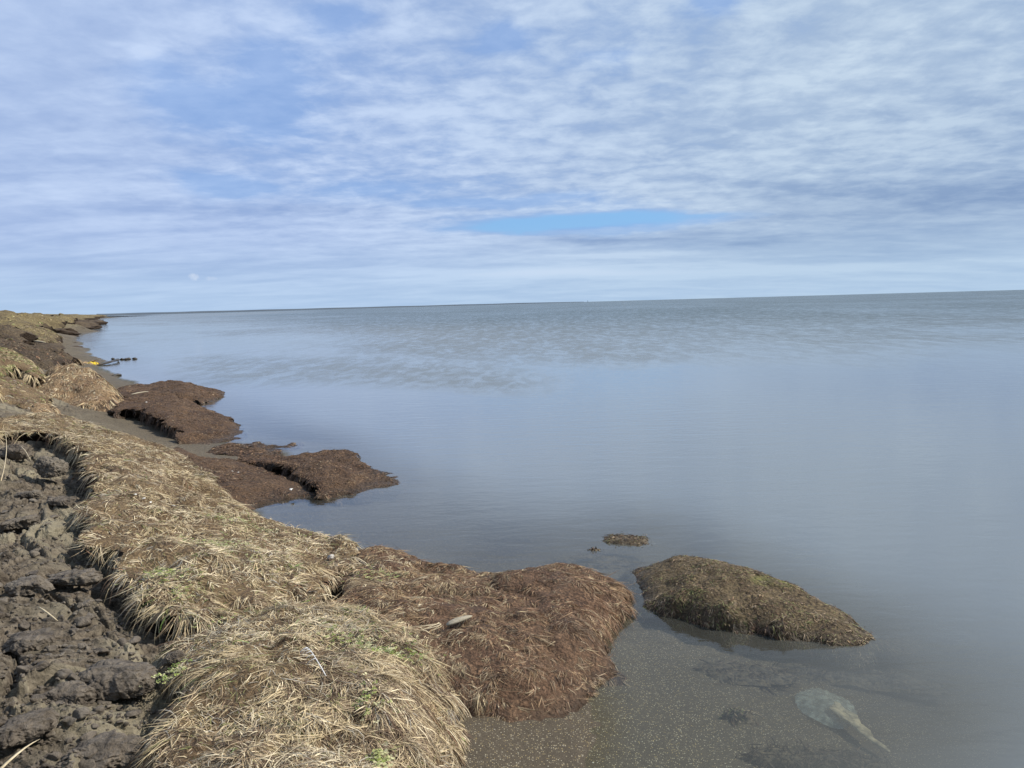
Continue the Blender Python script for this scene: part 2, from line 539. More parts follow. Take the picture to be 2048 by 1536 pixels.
def water_material():
    mt, T = new_mat('water')
    p = pos(T)
    dp = T.node('ShaderNodeAttribute', attribute_name='depth').outputs['Fac']
    rp = T.node('ShaderNodeAttribute', attribute_name='ripple').outputs['Fac']
    w1 = T.noise(T.mapping(p, scale=(1.0, 2.2, 1), rot=(0, 0, R(12))), 2.6, 4, 0.55, 0.4)      # wavelets
    w2 = T.noise(T.mapping(p, scale=(1.0, 1.9, 1), rot=(0, 0, R(-20))), 9, 3, 0.55, 0.3)
    w3 = T.noise(T.mapping(p, scale=(0.35, 2.4, 1), rot=(0, 0, R(6))), 1.1, 3, 0.5, 0.6)      # slow swell lines
    w4 = T.noise(T.mapping(p, scale=(0.5, 1.6, 1), rot=(0, 0, R(4))), 4.5, 2, 0.5, 0.5)
    h = T.math('ADD', T.math('MULTIPLY', w1, T.math('MULTIPLY', rp, 0.10)), T.math('MULTIPLY', w2, T.math('MULTIPLY', rp, 0.03)))
    w5 = T.noise(T.mapping(p, scale=(1.0, 1.7, 1), rot=(0, 0, R(15))), 15, 3, 0.6, 0.3)
    h = T.math('ADD', h, T.math('MULTIPLY', w5, 0.0011))
    h = T.math('ADD', h, T.math('MULTIPLY', w3, 0.006))
    h = T.math('ADD', h, T.math('MULTIPLY', w4, 0.0022))
    bn = T.node('ShaderNodeBump'); T.put(bn.inputs['Height'], h)
    bn.inputs['Strength'].default_value = 1.0; bn.inputs['Distance'].default_value = 0.45
    gu = T.noise(T.mapping(p, scale=(1.0, 0.36, 1), rot=(0, 0, R(5))), 2.6, 5, 0.65, 0.5)
    gu2 = T.noise(T.mapping(p, scale=(1.0, 0.3, 1), rot=(0, 0, R(-8))), 0.35, 4, 0.65, 0.5)
    gu3 = T.noise(T.mapping(p, scale=(1.0, 0.2, 1), rot=(0, 0, R(3))), 1.2, 3, 0.6, 0.4)
    rough_w = T.math('MULTIPLY', rp, T.math('ADD', T.math('ADD', T.math('MULTIPLY', T.step(gu, 0.40, 0.60), 0.75), T.math('MULTIPLY', T.step(gu3, 0.40, 0.60), 0.45)), T.math('MULTIPLY', T.step(gu2, 0.3, 0.7), 0.3)))
    dt = T.node('ShaderNodeVectorMath', operation='DOT_PRODUCT')
    T.t.links.new(bn.outputs[0], dt.inputs[0]); T.t.links.new(T.node('ShaderNodeNewGeometry').outputs['Incoming'], dt.inputs[1])
    cosv = T.math('ABSOLUTE', dt.outputs['Value'])
    cosv = T.math('MAXIMUM', cosv, T.math('ADD', 0.07, T.math('MULTIPLY', rough_w, 0.26)))      # wave slopes lift the grazing view
    fres = T.math('ADD', 0.02, T.math('MULTIPLY', T.math('POWER', T.math('SUBTRACT', 1.0, cosv, clamp=True), 5.0), 0.98))
    gl = T.node('ShaderNodeBsdfGlossy'); gl.inputs['Color'].default_value = (1, 1, 1, 1)
    T.put(gl.inputs['Roughness'], T.math('ADD', 0.03, T.math('MULTIPLY', rough_w, 0.14)))
    T.t.links.new(bn.outputs[0], gl.inputs['Normal'])
    turb = T.math('SUBTRACT', 1.0, T.math('EXPONENT', T.math('MULTIPLY', T.math('ADD', T.math('MULTIPLY', dp, 1.8), T.math('MULTIPLY', T.math('MULTIPLY', dp, dp), 24.0)), -1.0)))
    di = T.node('ShaderNodeBsdfDiffuse')
    T.put(di.inputs[0], T.mix(T.step(dp, 1.3, 2.1), T.mix(T.step(dp, 0.06, 0.32), (0.115, 0.115, 0.098), (0.136, 0.155, 0.165)), (0.078, 0.102, 0.114)))
    tr = T.node('ShaderNodeBsdfTransparent'); tr.inputs[0].default_value = (0.90, 0.93, 0.90, 1)
    m1 = T.node('ShaderNodeMixShader'); T.put(m1.inputs[0], turb)
    T.t.links.new(tr.outputs[0], m1.inputs[1]); T.t.links.new(di.outputs[0], m1.inputs[2])
    fres = T.math('MULTIPLY', fres, T.step(T.math('ADD', dp, T.math('MULTIPLY', T.math('SUBTRACT', w2, .5), .01)), -0.002, 0.022))      # sand grains break the thin film
    m2 = T.node('ShaderNodeMixShader'); T.put(m2.inputs[0], fres)
    T.t.links.new(m1.outputs[0], m2.inputs[1]); T.t.links.new(gl.outputs[0], m2.inputs[2])
    o = T.node('ShaderNodeOutputMaterial'); T.t.links.new(m2.outputs[0], o.inputs[0])
    return mt


M_water = water_material()


def plain(name, c1, c2, scale=20, rough=0.7, bump=0.4, dist=0.01, spec=0.3, stretch=(1, 1, 1)):
    mt, T = new_mat(name)
    tcn = T.node('ShaderNodeTexCoord').outputs['Object']
    n = T.noise(T.mapping(tcn, scale=stretch), scale, 5, 0.65, 0.4)
    finish(T, T.mix(T.step(n, 0.3, 0.7), c1, c2), rough, n, bump, dist, spec)
    return mt


M_wood = plain('weathered_driftwood', (0.20, 0.17, 0.12), (0.42, 0.38, 0.29), 60, 0.8, 0.6, 0.004, stretch=(1, 8, 8))
M_stone = plain('grey_stone', (0.32, 0.29, 0.25), (0.48, 0.45, 0.40), 60, 0.8, 0.4, 0.003)
M_shell = plain('white_shell', (0.60, 0.57, 0.50), (0.80, 0.78, 0.72), 40, 0.5, 0.2, 0.002)
M_weed_yellow = plain('yellow_seaweed', (0.30, 0.21, 0.02), (0.62, 0.47, 0.03), 8, 0.5, 0.4, 0.02)
M_kelp = plain('dark_kelp', (0.020, 0.017, 0.013), (0.06, 0.05, 0.035), 12, 0.4, 0.4, 0.02)
M_weed = plain('brown_seaweed', (0.030, 0.024, 0.016), (0.12, 0.09, 0.05), 50, 0.55, 0.8, 0.01)
M_stem = plain('dry_stem', (0.34, 0.27, 0.16), (0.55, 0.47, 0.32), 60, 0.7, 0.3, 0.002)
M_plume = plain('bleached_plume', (0.62, 0.61, 0.58), (0.80, 0.79, 0.76), 60, 0.7, 0.2, 0.001)
M_far = plain('far_shore_land', (0.060, 0.078, 0.105), (0.075, 0.095, 0.12), 0.004, 0.95, 0.0, 0.1, 0.1)  # blue grey of distance haze is mixed into the land colour
M_beacon = plain('dark_steel', (0.03, 0.04, 0.05), (0.05, 0.06, 0.07), 1.0, 0.7, 0.0, 0.1)


def clod_material():
    mt, T = new_mat('mud')
    p = pos(T)
    c1 = T.noise(p, 20, 7, 0.68, 0.5)
    c2 = T.noise(p, 4.0, 4, 0.6)
    col = T.mix(T.step(c1, 0.3, 0.7), (0.040, 0.031, 0.023), (0.16, 0.133, 0.102))
    col = T.mix(T.step(c2, 0.45, 0.75, 0, 0.5), col, (0.21, 0.185, 0.145))
    finish(T, col, 0.72, c1, 0.9, 0.03, 0.35)
    return mt


M_mud = clod_material()

# ------------------------------------------------------------------ the ground as one surveyed sheet
# u, v, height, clay, grass
G = [
    # mud apron in the left foreground
    (-200, 1536, .42, 1, 0), (0, 1536, .36, 1, 0), (150, 1536, .33, 1, 0), (300, 1510, .25, 1, 0), (0, 1300, .42, 1, 0), (200, 1310, .34, 1, 0),
    (0, 1100, .47, 1, 0), (110, 1060, .43, 1, 0), (220, 1210, .34, 1, 0), (0, 960, .50, 1, 0), (150, 990, .44, 1, 0), (-250, 1000, .6, 1, 0),
    (370, 1290, .24, 1, 0), (290, 1400, .27, 1, 0), (-200, 1250, .5, 1, 0), (400, 1250, .20, 1, 0), (520, 1250, .15, 1, 0), (655, 1195, .02, .8, 0),
    (300, 1900, .3, 1, 0), (-300, 2200, .4, 1, 0),
    (185, 1000, .30, 1, 0), (200, 1085, .27, 1, 0), (248, 1180, .22, 1, 0), (310, 1250, .17, 1, 0), (400, 1236, .12, 1, 0), (455, 1236, .12, 1, 0), (172, 940, .34, 1, 0), (125, 890, .42, 1, 0), (40, 885, .5, 1, 0),
    (312, 1400, .20, 1, 0), (300, 1500, .20, 1, 0), (285, 1580, .2, 1, 0),
    # below the slabs
    (600, 1500, .10, 1, 0), (500, 1120, .12, .6, 0), (330, 980, .26, .8, 0), (220, 900, .38, .8, 0), (800, 1250, .04, .3, 0), (900, 2000, .1, 0, 0),
    # sand in the foreground
    (930, 1536, .07, 0, 0), (930, 1450, .055, 0, 0), (1000, 1480, .035, 0, 0), (1080, 1536, .025, 0, 0), (1150, 1530, .004, 0, 0), (1190, 1440, -.004, 0, 0), (1240, 1380, -.012, 0, 0),
    (1150, 1700, .0, 0, 0), (1100, 1300, .0, 0, 0), (1000, 1180, -.01, 0, 0),
    # sea bed
    (1300, 1500, -.035, 0, 0), (1300, 1360, -.04, 0, 0), (1260, 1260, -.06, 0, 0), (1500, 1500, -.07, 0, 0), (1500, 1380, -.08, 0, 0), (1700, 1430, -.12, 0, 0), (1690, 1510, -.10, 0, 0),
    (1900, 1500, -.15, 0, 0), (2200, 1500, -.25, 0, 0), (1850, 1380, -.19, 0, 0), (1700, 1310, -.13, 0, 0), (2040, 1250, -.38, 0, 0), (1500, 1200, -.14, 0, 0), (1700, 1190, -.35, 0, 0),
    (1300, 1090, -.15, 0, 0), (1500, 1070, -.35, 0, 0), (1100, 1080, -.20, 0, 0), (900, 1100, -.12, 0, 0), (800, 1060, -.13, 0, 0), (700, 1050, -.10, 0, 0), (600, 1020, -.05, 0, 0), (640, 1010, -.05, 0, 0),
    (850, 1000, -.18, 0, 0), (850, 940, -.35, 0, 0), (1100, 950, -.6, 0, 0), (1500, 900, -1.0, 0, 0), (2100, 900, -1.3, 0, 0), (1000, 800, -1.2, 0, 0), (1024, 700, -1.6, 0, 0), (2100, 700, -1.8, 0, 0), (500, 700, -1.0, 0, 0),
    (700, 860, -.5, 0, 0), (600, 800, -.6, 0, 0), (3000, 900, -1.5, 0, 0), (3000, 1500, -.8, 0, 0), (1024, 630, -2, 0, 0), (2100, 610, -2, 0, 0),
    (535, 1018, -.02, 0, 0), (490, 1010, .0, 0, 0), (540, 1040, -.03, 0, 0),
    (165, 652, -.12, 0, 0), (177, 648, -.2, 0, 0), (200, 643, -.3, 0, 0), (230, 645, -.4, 0, 0), (212, 638, -.2, 0, 0), (192, 641, -.1, 0, 0), (178, 665, -.25, 0, 0), (172, 680, -.15, 0, 0), (175, 688, -.06, 0, 0), (250, 660, -.6, 0, 0),
    (158, 672, -.06, 0, 0), (161, 684, -.06, 0, 0), (157, 662, -.06, 0, 0), (167, 694, -.06, 0, 0), (184, 707, -.06, 0, 0), (200, 714, -.06, 0, 0),
    # middle beach
    (130, 825, .30, .35, 0), (250, 850, .11, 0, 0), (320, 882, .06, 0, 0), (300, 858, .05, 0, 0), (350, 880, .03, 0, 0), (560, 955, .0, 0, 0), (600, 972, -.02, 0, 0), (400, 905, .05, 0, 0), (450, 915, .035, 0, 0), (520, 912, .02, 0, 0), (470, 893, .008, 0, 0), (430, 893, .012, 0, 0), (520, 880, -.05, 0, 0), (500, 872, -.05, 0, 0),
    (600, 885, -.04, 0, 0), (640, 900, -.06, 0, 0), (430, 812, -.12, 0, 0), (480, 780, -.3, 0, 0), (370, 840, .03, 0, 0), (300, 800, .08, 0, 0),
    (260, 775, .02, 0, 0), (220, 758, .012, 0, 0), (300, 762, -.05, 0, 0), (250, 750, -.06, 0, 0), (180, 780, .15, 0, 0), (100, 790, .3, .4, 0), (60, 800, .45, 1, 0), (0, 790, .62, 1, .2), (0, 750, .72, 1, .6), (60, 770, .50, 1, .2),
    (-200, 800, .9, 1, .4), (-300, 900, .8, 1, .2),
    # beach further on
    (170, 733, .05, 0, 0), (205, 738, -.01, 0, 0), (212, 722, -.005, 0, 0), (188, 715, .02, 0, 0), (172, 700, .02, 0, 0), (152, 692, .01, 0, 0), (160, 728, .12, 0, 0), (140, 712, .12, 0, 0), (250, 690, -.3, 0, 0), (215, 700, -.12, 0, 0),
    (130, 690, .12, 0, 0), (140, 676, .04, 0, 0), (150, 681, -.01, 0, 0), (152, 668, -.02, 0, 0), (132, 668, .08, 0, 0), (115, 678, .2, .1, 0), (100, 690, .3, .5, 0), (190, 660, -.3, 0, 0), (165, 650, -.1, 0, 0),
    (70, 690, .5, .9, .1), (0, -27, .65, 1, .3), (-200, -26, .9, .5, .6), (0, -18, .70, 1, .3), (-200, -16, .95, .5, .6), (100, 710, .3, .5, 0),
    (95, -50, .3, .9, .2), (50, -42, .4, .9, .4), (0, -38, .55, .9, .4), (60, -62, .8, .8, .6), (20, -55, .9, .6, .8), (-150, -50, 1.4, .2, 1),
    (0, -80, 1.9, .2, 1), (60, -85, 1.9, .2, 1), (100, -100, 1.6, .5, 1), (112, -75, .3, 1, .1), (135, 656, .1, .7, 0), (150, 648, .06, .4, 0), (158, 644, .0, .2, 0),
]
gp, gv = [], []
for u, v, z, c, g in G:
    q = P(u, v, z)
    gp.append((math.atan2(q[0], q[1] + 0.0) * 1.6, math.log(math.hypot(q[0], q[1])))); gv.append((z, c, g))
# the far stretch of the bank: crest, face, toe, given by distance and bearing
for dist, u_w, top in ((150, 156, 1.9), (220, 168, 2.0), (330, 186, 2.0), (600, 200, 2.2), (1000, 206, 2.3)):
    th = math.atan2(*ray(u_w, 640)[:2])
    for du, z, c, g in ((1.0, -.15, 0, 0), (0.25, -.02, .2, 0), (-.35, .12, .6, 0), (-1.6, top * .45, 1, .3), (-3.2, top * .9, .4, .9), (-8, top, 0, 1), (-20, top + .1, 0, 1)):
        th2 = th + math.atan(du * 1.6 / 120 * (1 if du > -5 else 2.0))
        gp.append((th2 * 1.6, math.log(dist))); gv.append((z, c, g))
for th, dist, z in ((-60, 30, 2.0), (-60, 8, 1.3), (-60, 3, .9), (-60, 100, 2.1), (-45, 60, 2.0), (-38, 150, 2.05), (-60, 400, 2.1), (-24, 300, -1.5), (60, 3, -1), (60, 30, -2), (60, 300, -2.5), (0, 600, -3), (-24, 1500, -2), (-60, 2000, 2), (60, 2000, -3)):
    gp.append((R(th) * 1.6, math.log(dist))); gv.append((z, 0, 1.0 if z > 0 else 0))
Grbf = RBF(gp, gv, 0.01)


def ground_raw(x, y):
    return Grbf(np.clip(np.arctan2(x, y), R(-80), R(80)) * 1.6, np.log(np.maximum(np.hypot(x, y), 0.5)))


def shoal(x, y):
    """soft unevenness of sand, shared by the ground and the depth of the water"""
    return sm(np.hypot(x, y), 40, 12) * 0.013 * fbm(x * 2.1, y * 2.1, oct=4, seed=17, gain=.6)


def ground_full(x, y):
    r = ground_raw(x, y)
    z, clay, grass = r[..., 0], np.clip(r[..., 1], 0, 1), np.clip(r[..., 2], 0, 1)
    d = np.hypot(x, y)
    near = sm(d, 22, 12)
    wx = x + 0.12 * vn(x * 3, y * 3, seed=3); wy = y + 0.12 * vn(x * 3 + 9, y * 3, seed=4)
    f1, f2, cid = worley(wx * 3.1, wy * 3.1, 21)
    g1, g2, gid = worley(wx * 8.5 + 4, wy * 8.5, 31)
    k1, k2, kid = worley(wx * 24, wy * 24 + 3, 41)
    lump = 0.085 * (cid - 0.4) * sm(f2 - f1, 0.0, 0.22) - 0.075 * (1 - sm(f2 - f1, 0, 0.09)) * sm(vn(x * 1.3, y * 1.3, seed=6), -.3, .4)
    lump += (0.045 * (gid - 0.35) + .014 * (1 - g1)) * sm(g2 - g1, 0.0, 0.3)
    lump += 0.026 * (kid - 0.4) * sm(k2 - k1, 0.0, 0.3)
    lump += 0.05 * fbm(x * 1.6, y * 1.6, oct=4, seed=8) + 0.012 * fbm(x * 14, y * 14, oct=3, seed=9)
    zc = z + clay * near * lump * (1 - .6 * grass)
    farr = sm(d, 14, 26)
    a = np.arctan2(x, y) * d
    land = sm(z, 0.12, 0.5)
    h1, h2, hid = worley(x * 0.5 + 0.4 * vn(x * .8, y * .8, seed=2), y * 0.22, 51)
    zc += farr * land * (1 - sm(grass, .7, 1)) * (0.35 * (hid - 0.5) * sm(h2 - h1, 0, .15) + 0.25 * fbm(x * 1.1, y * .5, oct=4, seed=12))
    zc += farr * land * 0.10 * fbm(x * .8, y * .3, oct=3, seed=14) * sm(d, 150, 60)
    # small bars and lobes where far beach meets the water
    zc += farr * (1 - sm(np.abs(z), .05, .25)) * 0.05 * fbm(x * .6, y * 0.55, oct=3, seed=15)
    # gentle unevenness of sand and sea bed
    sandw = (1 - clay) * sm(d, 40, 12)
    zc += (1 - clay) * shoal(x, y) + sandw * (0.0025 * vn(x * 25, y * 25, seed=18))
    tone = 0.5 + 0.5 * fbm(x * 2.1, y * 2.1, oct=3, seed=19) + 0.25 * (cid - .5) * 1.2 + 0.4 * (gid - .5)
    return zc, clay, grass, tone


th_dense = np.linspace(R(-44), R(-4), 760)
th_rest = np.concatenate([np.linspace(R(-180), R(-75), 16, endpoint=False), np.linspace(R(-75), R(-44), 60, endpoint=False), th_dense, np.linspace(R(-4), R(70), 260)[1:], np.linspace(R(70), R(180), 16)[1:]])
dd = np.concatenate([np.exp(np.linspace(math.log(1.0), math.log(2.4), 60, endpoint=False)), np.exp(np.linspace(math.log(2.4), math.log(9), 520, endpoint=False)),
                     np.exp(np.linspace(math.log(9), math.log(120), 380, endpoint=False)), np.exp(np.linspace(math.log(120), math.log(12000), 60))])
TH, DD = np.meshgrid(th_rest, dd)
gx, gy = DD * np.sin(TH), DD * np.cos(TH)
gz, gclay, ggrass, gtone = ground_full(gx, gy)
far_m = DD > 600
gz = np.where(far_m & (TH > R(-29)), np.minimum(gz, -1), gz)


def grid_faces(r, c):
    i = np.arange(r - 1)[:, None] * c + np.arange(c - 1)[None]
    return np.stack([i, i + 1, i + c + 1, i + c], -1).reshape(-1, 4)


V = np.stack([gx, gy, gz], -1).reshape(-1, 3)
zone = np.stack([np.clip(gclay, 0, 1), sm(ggrass, .25, .75), np.clip(gtone, 0, 1)], -1).reshape(-1, 3)
ground = mesh_obj('ground', V, grid_faces(*gx.shape), M_ground, attrs={'zone': zone})
put_props(ground, 'dark sand beach, cracked mud and sea bed of the shore', kind='structure')
del V

# ------------------------------------------------------------------ water
thw = np.concatenate([np.linspace(R(-180), R(-75), 12, endpoint=False), np.linspace(R(-75), R(70), 420), np.linspace(R(70), R(180), 12)[1:]])
ddw = np.concatenate([np.exp(np.linspace(math.log(0.6), math.log(60), 420, endpoint=False)), np.exp(np.linspace(math.log(60), math.log(12000), 80))])
TW, DW = np.meshgrid(thw, ddw)
wx_, wy_ = DW * np.sin(TW), DW * np.cos(TW)
wr = ground_raw(wx_, wy_)
depth = np.clip(-(wr[..., 0] + shoal(wx_, wy_)), 0, 3)
wu, wvv = proj(wx_, wy_, np.zeros_like(wx_))
wob = fbm(wx_ * .25, wy_ * .12, oct=3, seed=61)
line = np.interp(wu, [-500, 140, 300, 600, 900, 1400, 2048, 2600], [640, 640, 640, 662, 745, 705, 672, 660])
rp = sm(wvv - line + wob * 30, 55, -60)
streak = sm(np.abs(wvv - np.interp(wu, [0, 300, 700, 1100], [735, 735, 742, 770]) + wob * 14), 48, 4) * sm(wu, 280, 450) * sm(wu, 1250, 900) * .8
calm1 = sm(np.abs(wvv - np.interp(wu, [200, 900], [690, 672])), 16, 6) * sm(wu, 1000, 500) * .75
calm2 = sm(np.abs(wvv - np.interp(wu, [200, 600], [662, 652])), 6, 2) * sm(wu, 700, 400) * .5
rp = np.clip(np.maximum(rp, streak) * (1 - calm1) * (1 - calm2), 0, 1)
rp = np.maximum(rp, .10 * sm(DW, 6, 14) + .10 * sm(fbm(wx_ * .12, wy_ * .06, oct=3, seed=70), 0, .4))
rp = rp * (0.75 + .35 * fbm(wx_ * .08, wy_ * .03, oct=2, seed=66))
V = np.stack([wx_, wy_, np.zeros_like(wx_)], -1).reshape(-1, 3)
water = mesh_obj('water', V, grid_faces(*wx_.shape), M_water, attrs={'depth': depth.ravel(), 'ripple': np.clip(rp, 0, 1).ravel()})
put_props(water, 'calm grey blue sea', kind='structure')


# ------------------------------------------------------------------ grass blades
PAL = {
    'straw': (.55, .445, .27), 'pale': (.70, .605, .42), 'tan': (.35, .27, .175), 'umber': (.13, .085, .055), 'dark': (.06, .04, .028),
    'rust': (.25, .148, .088), 'ochre': (.42, .29, .165), 'olive': (.23, .23, .09), 'green': (.16, .24, .06), 'grey': (.40, .365, .30), 'wet': (.05, .033, .02),
}


CR_A, CR_B = P(702, 1136, .2)[:2], P(650, 1196, .24)[:2]      # ends of the crack on the ground plan


def crack(x, y, z):
    ab = CR_B - CR_A
    t = ((x - CR_A[0]) * ab[0] + (y - CR_A[1]) * ab[1]) / (ab @ ab)
    d = np.abs((x - CR_A[0]) * ab[1] - (y - CR_A[1]) * ab[0]) / np.linalg.norm(ab)
    return ~((t > -.05) & (t < 1.05) & (d < .010 + .022 * np.clip(t, 0, 1)) & (z > 0.05))


def sample_tris(V, T, n, weight=None):
    a, b, c = V[T[:, 0]], V[T[:, 1]], V[T[:, 2]]
    cr = np.cross(b - a, c - a)
    ar = np.linalg.norm(cr, axis=1)
    w = ar if weight is None else ar * np.maximum(weight((a + b + c) / 3), 0)
    w = w / w.sum()
    idx = RS.choice(len(T), n, p=w)
    r1 = np.sqrt(RS.rand(n, 1)); r2 = RS.rand(n, 1)
    p = a[idx] * (1 - r1) + b[idx] * r1 * (1 - r2) + c[idx] * r1 * r2
    nn = cr[idx] / np.maximum(ar[idx][:, None], 1e-12)
    nn[nn[:, 2] < 0] *= -1
    return p, nn


def blades(name, p, n, L, W, flow, swirl, lift, droop, pal, parent, origin, patch=3.0, seed=1, curl=0.25, downhill=1.0, tuft=7, spread=.014, messy=.35):
    """ribbons lying along a surface: flow is the combing direction, lift raises them off it"""
    k = len(p)
    own = np.arange(k)
    if tuft > 1:       # locks of blades that share a root and a direction
        own = (np.arange(k) // tuft) * tuft
        jit = RS.randn(k, 3) * spread
        jit -= n[own] * np.sum(jit * n[own], 1)[:, None]
        p = p[own] + jit; n = n[own]
    ln = L[0] + (L[1] - L[0]) * RS.rand(k) ** 1.6
    wd = W * (0.6 + 0.8 * RS.rand(k))
    g = np.array([0, 0, -1.0])
    dh = g - n * (n @ g)[:, None]
    dh *= downhill
    fl = np.array([flow[0], flow[1], 0.0]) if not callable(flow) else flow(p)[own]
    ang = 1.8 * fbm(p[:, 0] * patch, p[:, 1] * patch, oct=2, seed=seed) * swirl + (RS.randn(k) * swirl * 0.8)[own] + RS.randn(k) * messy
    base = dh + fl
    ca, sa = np.cos(ang), np.sin(ang)
    bx = base[:, 0] * ca - base[:, 1] * sa; by = base[:, 0] * sa + base[:, 1] * ca
    d = np.stack([bx, by, base[:, 2]], 1)
    d -= n * np.sum(d * n, 1)[:, None]
    d /= np.maximum(np.linalg.norm(d, axis=1), 1e-6)[:, None]
    lf = lift * ((0.3 + 1.2 * RS.rand(k))[own] * (.7 + .6 * RS.rand(k)))[:, None]
    d0 = d + n * lf
    d0 /= np.linalg.norm(d0, axis=1)[:, None]
    side = np.cross(d0, n)
    side /= np.maximum(np.linalg.norm(side, axis=1), 1e-6)[:, None]
    tw = (RS.rand(k) - .5)[:, None] * 1.6
    side2 = side * np.cos(tw) + n * np.sin(tw)
    cv = ((RS.randn(k) * curl)[own] + RS.randn(k) * curl * .5)[:, None]
    pts = []
    ts = (0, .35, .7, 1.0)
    for t in ts:
        q = p - n * 0.004 + d0 * (ln * t)[:, None] + side * cv * (ln * t * t)[:, None]
        q = q - n * (lf * (ln * t * t)[:, None] * 0.75)
        q[:, 2] -= droop * ln * t * t
        pts.append(q)
    keep = np.ones(k, bool)
    for q in (pts[0], pts[2], pts[3]):
        keep &= crack(q[:, 0], q[:, 1], q[:, 2])
    pts = [q[keep] for q in pts]
    side2 = side2[keep]; wd = wd[keep]; p = p[keep]; k = int(keep.sum())
    own = np.arange(k) if tuft <= 1 else (np.arange(k) // tuft) * tuft
    ws = (.65, 1.0, .75, .08)
    V = np.zeros((k, 8, 3))
    for i, q in enumerate(pts):
        hw = (wd * ws[i] * .5)[:, None]
        V[:, 2 * i] = q - side2 * hw; V[:, 2 * i + 1] = q + side2 * hw
    V = V.reshape(-1, 3)
    b = np.arange(k)[:, None] * 8
    F_ = np.concatenate([b + np.array([0, 1, 3, 2]), b + np.array([2, 3, 5, 4]), b + np.array([4, 5, 7, 6])])
    cols = np.array([PAL[c] for c, _ in pal])
    w0 = np.array([w for _, w in pal], float)
    nz = np.stack([fbm(p[:, 0] * patch * 1.3, p[:, 1] * patch * 1.3, oct=2, seed=seed + 10 + i) for i in range(len(pal))], 1)
    pr = w0 * np.exp(nz * 2.2)
    pr /= pr.sum(1)[:, None]
    rr_ = RS.rand(k, 1); mixr = RS.rand(k, 1) < .65
    rr_ = np.where(mixr, rr_[own], rr_)
    ch = (np.cumsum(pr, 1) < rr_).sum(1).clip(0, len(pal) - 1)
    c = cols[ch] * (0.65 + 0.6 * RS.rand(k, 1))
    C_ = np.repeat(c[:, None], 8, 1)
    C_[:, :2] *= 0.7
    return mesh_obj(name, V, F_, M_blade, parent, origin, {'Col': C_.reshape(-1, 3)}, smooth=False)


# ------------------------------------------------------------------ slabs of turf
def inside(poly, x, y):
    c = np.zeros(len(x), bool)
    n = len(poly)
    for i in range(n):
        x1, y1 = poly[i]; x2, y2 = poly[(i + 1) % n]
        if y1 == y2: continue
        cond = ((y1 > y) != (y2 > y)) & (x < (x2 - x1) * (y - y1) / (y2 - y1) + x1)
        c ^= cond
    return c


def edge_dist(poly, x, y):
    dmin = np.full(len(x), 1e9)
    n = len(poly)
    for i in range(n):
        a = np.array(poly[i]); b = np.array(poly[(i + 1) % n])
        ab = b - a
        t = np.clip(((x - a[0]) * ab[0] + (y - a[1]) * ab[1]) / max(ab @ ab, 1e-12), 0, 1)
        dmin = np.minimum(dmin, np.hypot(x - a[0] - t * ab[0], y - a[1] - t * ab[1]))
    return dmin


def smooth_loop(pts, step):
    """closed Catmull-Rom through 3-D points, resampled"""
    n = len(pts)
    res = []
    for i in range(n):
        p0, p1, p2, p3 = pts[i - 1], pts[i], pts[(i + 1) % n], pts[(i + 2) % n]
        L = np.linalg.norm((p2 - p1)[:2])
        k = max(1, int(L / step))
        for j in range(k):
            t = j / k
            res.append(0.5 * ((2 * p1) + (-p0 + p2) * t + (2 * p0 - 5 * p1 + 4 * p2 - p3) * t * t + (-p0 + 3 * p1 - 3 * p2 + p3) * t ** 3))
    return np.array(res)


